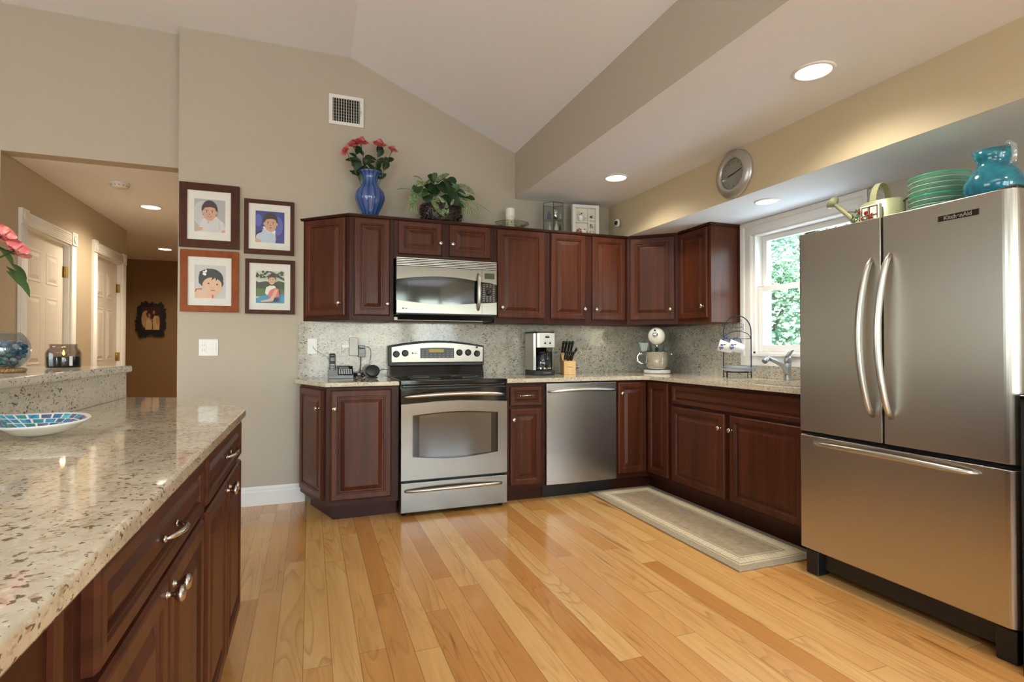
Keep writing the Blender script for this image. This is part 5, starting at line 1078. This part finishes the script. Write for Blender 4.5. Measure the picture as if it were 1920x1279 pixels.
m = MB(); m.tube([(.085 * math.cos(a), .085 * math.sin(a) - .01, .045) for a in [2 * PI * i / 24 for i in range(25)]], .0028, 6); m.tube([(-.094, 0, .045), (.094, 0, .045)], .0028, 6)
for a in (R(150), R(215), R(325)): m.tube([(.085 * math.cos(a), .085 * math.sin(a) - .01, .045), (.085 * math.cos(a), .085 * math.sin(a) - .01, .003)], .0035, 6)
m.build('plate_ring', 'wire_navy', t)
RM = Matrix.Translation((RK[0], RK[1], C1)) @ Matrix.Rotation(RA, 4, 'Z')
def mug(label, x):
    p = RM @ Vector((x, -.034, .292)); t = thing('coffee_mug', label, 'mug', p, group='blue and white mugs on the wire rack'); t.rotation_euler = (0, R(108), RA)
    # local: axis z points to the mug foot, handle on the local -x side (upwards once hung)
    m = MB(); c = Matrix.Translation((.062, 0, -.040)); pr = [(.046, 0), (.043, .004), (.041, .04), (.036, .078), (.030, .098), (.026, .104)]
    m.lathe(pr + [(.0001, .104)] + [(.0001, .100), (.027, .098), (.038, .04), (.043, 0)], 28, c, close=False); m.build('mug_body', 'porcelain', t)
    m = MB(); m.tube([(.022, 0, -.022), (.004, 0, -.024), (-.006, 0, -.006), (-.003, 0, .016), (.012, 0, .030), (.026, 0, .034)], .0045, 8); m.build('mug_handle', 'blue_handle', t, label='blue mug handle')
    m = MB(); rn = random.Random(2)
    for i in range(16):
        a = R(-90 + rn.gauss(0, 15)); z = .022 + rn.gauss(0, .008); r = .0425 - .05 * max(0, z - .03); m.ball((.062 + r * math.cos(a), r * math.sin(a), -.040 + z), rn.uniform(.003, .0055), 5, mi=0 if i % 3 else 1)
    m.build('floral_print', ['blue_mark', 'dark_mark'], t)
mug('left mug hanging by its blue handle from the wire rack', -.070); mug('right mug hanging by its blue handle from the wire rack', .002)
for i in range(3):
    r = .112 - .004 * (i == 2); t = thing('saucer_plate', 'white saucer with blue rim, %s of the three on the mug rack ring' % ('lowest', 'middle', 'topmost')[i], 'plate', RM @ Vector((0, -.01, .0485 + i * .010)), group='plates on the mug rack')
    m = MB(); m.lathe([(.055, 0), (.060, .002), (r, .014), (r + .002, .016), (r, .017), (.058, .006), (.0001, .005)], 40); m.build('plate_body', 'porcelain', t)
    m = MB(); m.lathe([(r - .002, .0170), (r + .001, .0173), (r + .0022, .0162)], 40, close=False); m.build('plate_rim', 'blue_mark', t)
t = thing('faucet', 'brushed metal single-lever kitchen faucet at the sink', 'faucet', (2.515, -1.500, C1))
m = MB(); m.lathe([(.027, 0), (.027, .006), (.023, .012), (.021, .05), (.022, .09), (.023, .118), (.019, .122)], 28); m.build('faucet_body', 'faucet_metal', t)
m = MB(); m.tube([(-.002, 0, .035), (-.020, .001, .075), (-.052, .002, .108), (-.095, .004, .128), (-.145, .006, .146), (-.175, .007, .155)], [.019, .019, .017, .015, .014, .0145], 18, flat=1.0); m.build('spout', 'faucet_metal', t)
m = MB(); m.lathe([(.014, 0), (.017, .010), (.019, .032), (.018, .040), (.014, .041)], 20, Matrix.Translation((-.172, .007, .153)) @ Matrix.Rotation(R(-125), 4, 'Y')); m.build('spray_head', 'faucet_metal', t)
m = MB(); m.lathe([(.022, .122), (.025, .128), (.025, .150), (.018, .170), (.0001, .175)], 24, sx=1); m.tube([(-.010, -.004, .155), (-.002, -.012, .180), (.008, -.026, .202), (.012, -.040, .212)], [.016, .015, .012, .008], 12, flat=.8); m.build('lever_handle', 'faucet_metal', t)

# ---------------------------------------------------------------- rug
t = thing('kitchen_rug', 'beige rectangular kitchen rug with cream border in front of the sink', 'rug', (1.762, -1.349, 0), rz=R(-.4)); a, b = .285, .797
def rp(m, i, z, n=40):
    return None
rn = random.Random(6)
def rect_wavy(a, b, w):
    p = []
    for (x0, y0, x1, y1) in ((-a, -b, a, -b), (a, -b, a, b), (a, b, -a, b), (-a, b, -a, -b)):
        n = 8 if abs(x1 - x0) > 0 else 22
        for i in range(n): f = i / n; p.append((x0 + (x1 - x0) * f + rn.uniform(-w, w), y0 + (y1 - y0) * f + rn.uniform(-w, w)))
    return p
m = MB(); m.prism(rect_wavy(a, b, .0015), .0005, .010); m.build('rug_body', 'rug_taupe', t, bevel=.003)
def ringband(i0, i1, z, mt, nm):
    m = MB(); rounded = [(-a + i0, -b + i0), (a - i0, -b + i0), (a - i0, b - i0), (-a + i0, b - i0)]; inner = [(-a + i1, -b + i1), (a - i1, -b + i1), (a - i1, b - i1), (-a + i1, b - i1)]
    vs = [(x, y, zz) for zz in (.010, z) for x, y in rounded + inner]; n = 4; fs = []
    for k in range(4): q = (k + 1) % 4; fs += [(8 + k, 8 + q, 12 + q, 12 + k), (k, q, 8 + q, 8 + k), (4 + k, 12 + k, 12 + q, 4 + q)]
    m.add(vs, fs); m.build(nm, mt, t)
ringband(.050, .058, .012, 'rug_line', 'line_band'); ringband(.068, .122, .0125, 'rug_cream', 'cream_border'); ringband(.136, .142, .012, 'rug_line', 'line_band')
m = MB(); m.box((-a + .144, -b + .144, .010), (a - .144, b - .144, .0115)); m.build('centre_field', 'rug_field', t)
m = MB()
for sx in (-1, 1):
    for k in range(52): y = -b + .085 + k * (2 * b - .17) / 51; m.tube([(sx * (a - .072), y, .0128), (sx * (a - .118), y + .012, .0128)], .0028, 5)
for sy in (-1, 1):
    for k in range(15): x = -a + .095 + k * (2 * a - .19) / 14; m.tube([(x, sy * (b - .072), .0128), (x + .012, sy * (b - .118), .0128)], .0028, 5)
m.build('braided_ribs', 'rug_cream', t)

# ---------------------------------------------------------------- things on the refrigerator
RZ = FT - .0115
t = thing('watering_can', 'pale green painted metal watering can with roses on the refrigerator', 'watering can', (2.07, -2.47, RZ), rz=R(-90))
# local x runs towards the camera side (world -y), local -y is world -x
m = MB(); m.lathe([(.072, 0), (.086, .004), (.086, .055), (.088, .058), (.086, .061), (.086, .148), (.080, .152), (.040, .156), (.0001, .157)], 40, sx=1.18, sy=.85); m.build('can_body', 'can_green', t)
m = MB(); m.tube([(-.085, 0, .04), (-.15, 0, .10), (-.215, 0, .165), (-.255, 0, .205)], [.022, .016, .012, .010], 14); sp = m.build('spout', 'can_green', t)
m = MB(); m.lathe([(.008, -.012), (.034, .010), (.036, .014), (.0001, .018)], 28, Matrix.Translation((-.258, 0, .208)) @ Matrix.Rotation(R(-50), 4, 'Y')); m.build('sprinkler_rose', 'can_green', sp)
m = MB(); m.tube([(-.19, -.004, .148), (-.10, -.02, .125), (-.085, -.02, .14)], .002, 5); m.build('spout_brace', 'lead_came', t)
m = MB(); pts = [(-.005 + .085 * math.cos(a) * .0, -.062 * math.cos(a), .135 + .115 * math.sin(a)) for a in [PI * i / 14 for i in range(15)]]; vs = []; fs = []
for i, p in enumerate(pts):
    q = .985 ; vs += [(p[0] - .016, p[1], p[2]), (p[0] + .016, p[1], p[2]), (p[0] + .016, p[1] * .95, p[2] - .004), (p[0] - .016, p[1] * .95, p[2] - .004)]
for i in range(14):
    for j in range(4): q = (j + 1) % 4; fs.append((i * 4 + j, i * 4 + q, i * 4 + 4 + q, i * 4 + 4 + j))
m.add(vs, fs); m.build('top_handle', 'can_green', t)
m = MB(); m.tube([(.085, 0, .125), (.125, 0, .145), (.15, 0, .135), (.145, 0, .08), (.095, 0, .035)], .004, 8); m.build('back_handle', 'lead_came', t)
m = MB(); m.box((-.045, -.094, .030), (.050, -.074, .128)); sh = m.build('painted_shutter', 'shutter_white', t, bevel=.002)
m = MB()
for x in (-.036, -.004, .003, .040): m.box((x - .002, -.0955, .036), (x + .002, -.094, .122))
for z in (.036, .078, .120): m.box((-.038, -.0955, z - .002), (.042, -.094, z + .002))
m.build('shutter_slats', 'lead_came', sh)
m = MB(); rn = random.Random(9)
for i in range(120): x = rn.uniform(-.092, .03) if i < 70 else rn.uniform(-.095, -.045); z = rn.uniform(.02, .12) if x < -.045 else rn.uniform(.02, .06); yy = -.080 - .014 * (1 - min(1, abs(x) / .1)) - (.004 if x > -.046 else 0); m.leaf((x, yy - .003, z), (rn.gauss(0, 1), -.15, rn.gauss(0, 1)), (0, -1, 0), .014, .009, .1, seg=3)
m.build('painted_leaves', 'leaf_mid', t)
m = MB()
for (x, z, r) in ((-.046, .102, .012), (-.012, .090, .014), (-.032, .068, .010), (.008, .066, .013), (.016, .078, .010), (.002, .058, .009), (-.07, .075, .007)): rose(m, (x, -.096, z), r, (0, -1, .1), seed=3, n=8)
m.build('painted_roses', 'red_flower', t)
for i in range(9):
    t = thing('glass_plate', 'teal-rimmed glass plate, %s in the stack on the refrigerator' % ('lowest', 'second from the bottom', 'third from the bottom', 'fourth from the bottom', 'middle one', 'fourth from the top', 'third from the top', 'second from the top', 'topmost')[i], 'plate', (2.07, -2.725, RZ + .0005 + i * .0222), group='stacked glass plates on the refrigerator')
    m = MB(); m.lathe([(.070, 0), (.078, .002), (.112, .016), (.113, .0205), (.110, .0205), (.076, .007), (.0001, .006)], 44); m.build('plate_body', 'plate_green', t)
    m = MB(); m.lathe([(.1125, .0165), (.1150, .019), (.1125, .0215), (.1095, .0205)], 44, close=False); m.build('plate_rim', 'plate_rim' if i in (4, 8) else 'plate_body', t)
t = thing('glass_pitcher', 'turquoise glass pitcher with clear handle at the end of the refrigerator', 'pitcher', (1.965, -2.985, RZ))
pr = [(.052, 0), (.075, .018), (.094, .055), (.095, .085), (.080, .120), (.060, .145), (.050, .160), (.055, .185), (.068, .212)]
m = MB(); m.lathe(pr + [(r - .004, z) for r, z in reversed(pr[1:])] + [(.0001, .014)], 44); m.build('pitcher_body', 'jug_teal', t)
m = MB(); m.tube([(-.035, -.050, .202), (-.055, -.078, .216), (-.068, -.100, .195), (-.070, -.104, .155), (-.062, -.090, .125)], [.009, .010, .0095, .009, .011], 12); m.build('pitcher_handle', 'thick_glass', t, label='clear glass handle')
t = thing('dark_bowl', 'dark brown shallow bowl beside the turquoise pitcher on the refrigerator', 'bowl', (1.880, -3.088, RZ)); m = MB(); m.lathe([(.035, 0), (.040, .003), (.062, .022), (.060, .023), (.038, .008), (.0001, .007)], 32); m.build('bowl_body', 'sheet_brown', t)

# ---------------------------------------------------------------- island and raised bar
BT = 1.0565
t = thing('leaf_dish', 'white teardrop dish lined with blue and teal mosaic on the island counter', 'dish', (-1.235, -2.53, .912), rot=(R(5), 0, R(-24))); n = 40
def tear(s_, z): 
    p = []
    for i in range(n):
        a = 2 * PI * i / n; r = .118 * (1 + .25 * math.cos(a) ** 2 * (1 if math.cos(a) < 0 else .1)); x = r * math.cos(a); y = .098 * math.sin(a) * (1 if math.cos(a) > 0 else (1 - .75 * abs(math.cos(a)) ** 1.6)); zz = z + (.012 * max(0, -math.cos(a)) ** 2) * (s_ > .5); p.append((x * s_, y * s_, zz))
    return p
prof_ = [(.30, 0), (.42, .002), (.72, .014), (.93, .032), (1.0, .038), (.97, .040), (.88, .036), (.66, .020), (.40, .009), (.10, .007)]
vs = []; 
for s_, z in prof_: vs += tear(s_, z)
fs = [(j * n + i, j * n + (i + 1) % n, (j + 1) * n + (i + 1) % n, (j + 1) * n + i) for j in range(len(prof_) - 1) for i in range(n)] + [tuple(range(n - 1, -1, -1)), tuple((len(prof_) - 1) * n + i for i in range(n))]
m = MB(); m.add(vs, fs, 0, True); m.build('dish_body', 'porcelain', t)
m = MB(); rn = random.Random(12)
mats_ = ['gem_blue', 'gem_teal', 'mosaic', 'gem_violet']
for ring in range(5):
    s0 = .18 + ring * .145; s1 = s0 + .12; cnt = 10 + ring * 5
    for i in range(cnt):
        a0 = i / cnt * n; a1 = (i + .82) / cnt * n
        def at(s_, q):
            P0 = tear(1.0, 0); k = int(q) % n; f = q - int(q); x = P0[k][0] + (P0[(k + 1) % n][0] - P0[k][0]) * f; y = P0[k][1] + (P0[(k + 1) % n][1] - P0[k][1]) * f
            ca = math.cos(2 * PI * q / n); pz = [(0, .007), (.10, .007), (.40, .009), (.66, .020), (.88, .036), (.97, .040)]; zz = .04
            for (sa, za), (sb, zb) in zip(pz, pz[1:]):
                if sa <= s_ <= sb: zz = za + (zb - za) * (s_ - sa) / (sb - sa) + (.012 * max(0, -ca) ** 2 * min(1, max(0, (s_ - sa) / (sb - sa)) if sb == .66 else 1) if s_ > .40 else 0)
            return (x * s_, y * s_, zz + .0012)
        m.add([at(s0, a0), at(s1, a0), at(s1, a1), at(s0, a1)], [(0, 1, 2, 3)], rn.randrange(4))
m.build('mosaic_lining', mats_, t, fix=False)
BX, BY = -1.545, -1.985
t = thing('rope_ring', 'braided rope ring under the glass gem bowl on the bar', 'coaster', (BX, BY, BT)); m = MB()
for k in range(2): m.tube([((.056 + .004 * math.cos(a * 22 + k * PI)) * math.cos(a), (.056 + .004 * math.cos(a * 22 + k * PI)) * math.sin(a), .007 + .0035 * math.sin(a * 22 + k * PI)) for a in [2 * PI * i / 220 for i in range(221)]], .0042, 6)
m.lathe([(.0001, .001), (.052, .001), (.052, .0105), (.0001, .0105)], 24, close=False); m.build('rope_body', 'rope', t)
t = thing('glass_bowl', 'round clear glass bowl of blue gems at the left end of the bar', 'bowl', (BX, BY, BT + .0125)); pr = []
for i in range(15): a = -PI / 2 + .62 + (PI - 1.34) * i / 14; pr.append((.074 * math.cos(a), .064 + .066 * math.sin(a) * 1.12))
pr = [(.0001, pr[0][1])] + pr
m = MB(); m.lathe(pr + [(max(.0001, r - .002), z + .002 if k > 1 else z + .004) for k, (r, z) in enumerate(reversed(pr))], 48, close=False); m.build('bowl_glass', 'bowl_clear', t)
rn = random.Random(21); GEM = {}; zc = BT + .0125 + .064; cnt = 0; placed = []
LB = dict(gem_blue='deep blue glass gem among those in the round bowl', gem_teal='teal glass gem among those in the round bowl', gem_clear='clear whitish glass gem among those in the round bowl', gem_violet='violet-grey glass gem among those in the round bowl')
tries = 0
while cnt < 110 and tries < 6000:
    tries += 1
    p = Vector((rn.uniform(-.07, .07), rn.uniform(-.07, .07), rn.uniform(-.056, .026)))
    if math.sqrt(p.x ** 2 + p.y ** 2 + (p.z / 1.0) ** 2) > .058 or min([(p - q).length for q in placed] or [9]) < .0155: continue
    placed.append(p); cnt += 1; k = rn.choice(('gem_blue', 'gem_blue', 'gem_teal', 'gem_clear', 'gem_violet'))
    if p.z < -.025: k = rn.choice(('gem_clear', 'gem_clear', 'gem_teal', 'gem_violet'))
    if k not in GEM: m = MB(); m.lathe([(.0001, -.006), (.008, -.0055), (.0105, 0), (.008, .0055), (.0001, .0065)], 12); g = m.build('glass_gem', k); tag(g, LB[k], 'glass gem', LB[k].split(' among')[0] + 's in the bowl'); GEM[k] = g
    else: g = GEM[k].copy(); COL.objects.link(g)
    g.location = (BX + p.x, BY + p.y, zc + p.z); g.rotation_euler = (rn.uniform(-.8, .8), rn.uniform(-.8, .8), 0)
t = thing('candle_jar', 'lit dark candle in a glass jar on the raised bar', 'candle', (-1.500, -1.630, BT))
pr = [(.050, 0), (.056, .004), (.058, .012), (.058, .062), (.052, .076), (.045, .082), (.045, .096), (.047, .098)]
m = MB(); m.lathe([(.0001, 0)] + pr + [(r - .003, max(.004, z)) for r, z in reversed(pr)] + [(.0001, .004)], 44, close=False); m.build('jar_glass', 'smoke_jar', t)
m = MB(); m.lathe([(.0001, .0045), (.0535, .0045), (.0545, .010), (.0545, .046), (.052, .048), (.0001, .047)], 40); m.build('wax', 'wax_dark', t)
m = MB(); m.tube([(0, 0, .046), (0, 0, .055)], .0012, 6); m.build('wick', 'black_matte', t)
m = MB(); m.lathe([(.0001, .052), (.004, .056), (.0045, .061), (.002, .070), (.0001, .076)], 10); m.build('flame', 'flame', t)
m = MB(); a = R(-48); vs = [(.0592 * math.cos(a + d), .0592 * math.sin(a + d), z) for z in (.012, .050) for d in (-.09, 0, .09)]; m.add(vs, [(0, 1, 4, 3), (1, 2, 5, 4)]); m.build('jar_label', 'label_white', t)
lamp('POINT', 'candle_light', (-1.5, -1.63, BT + .07), (0, 0, 0), .35, (1, .6, .25), shadow_soft_size=.008)
t = thing('ceramic_vase', 'tall white vase of pink lilies at the left end of the bar', 'vase', (-1.60, -2.36, BT))
m = MB(); m.lathe([(.045, 0), (.055, .01), (.065, .08), (.050, .16), (.042, .20), (.050, .22), (.047, .22), (.039, .20), (.05, .12), (.0001, .01)], 32); m.build('vase_body', 'porcelain', t)
def lily(label, top, r, seed, lvs):
    b = (-1.60, -2.36, BT + .05); t = thing('lily_stem', label, 'flower', b, group='pink lilies at the left edge of the bar'); T = Vector(top) - Vector(b); m = MB(); pts = [(0, 0, 0), (0, .02, .18), (T.x * .55, T.y * .5, T.z * .72), T]; m.tube(pts, .003, 6); m.build('stem', 'stem_green', t)
    m = MB(); rose(m, T, r, (.3, .5, .6), seed=seed, n=9); m.build('bloom', 'petal_bar', t)
    for (o_, d_, L_) in lvs: m = MB(); m.leaf(T + Vector(o_), d_, (0, 0, 1), L_, L_ * .26, .3); m.build('leaf', 'leaf_mid', t)
lily('upper pink lily bloom cut by the left picture edge', (-1.56, -1.965, 1.520), .052, 1, [((0, -.02, -.035), (.15, .8, -.35), .09), ((0, -.03, -.05), (.2, .9, .2), .08)])
lily('lower pink lily bloom with drooping leaves at the left picture edge', (-1.54, -1.930, 1.478), .054, 2, [((0, -.02, -.045), (.1, .9, -.25), .10), ((0, -.05, -.06), (.3, .8, -.5), .13), ((0, -.05, -.075), (.1, .9, -.2), .10)])
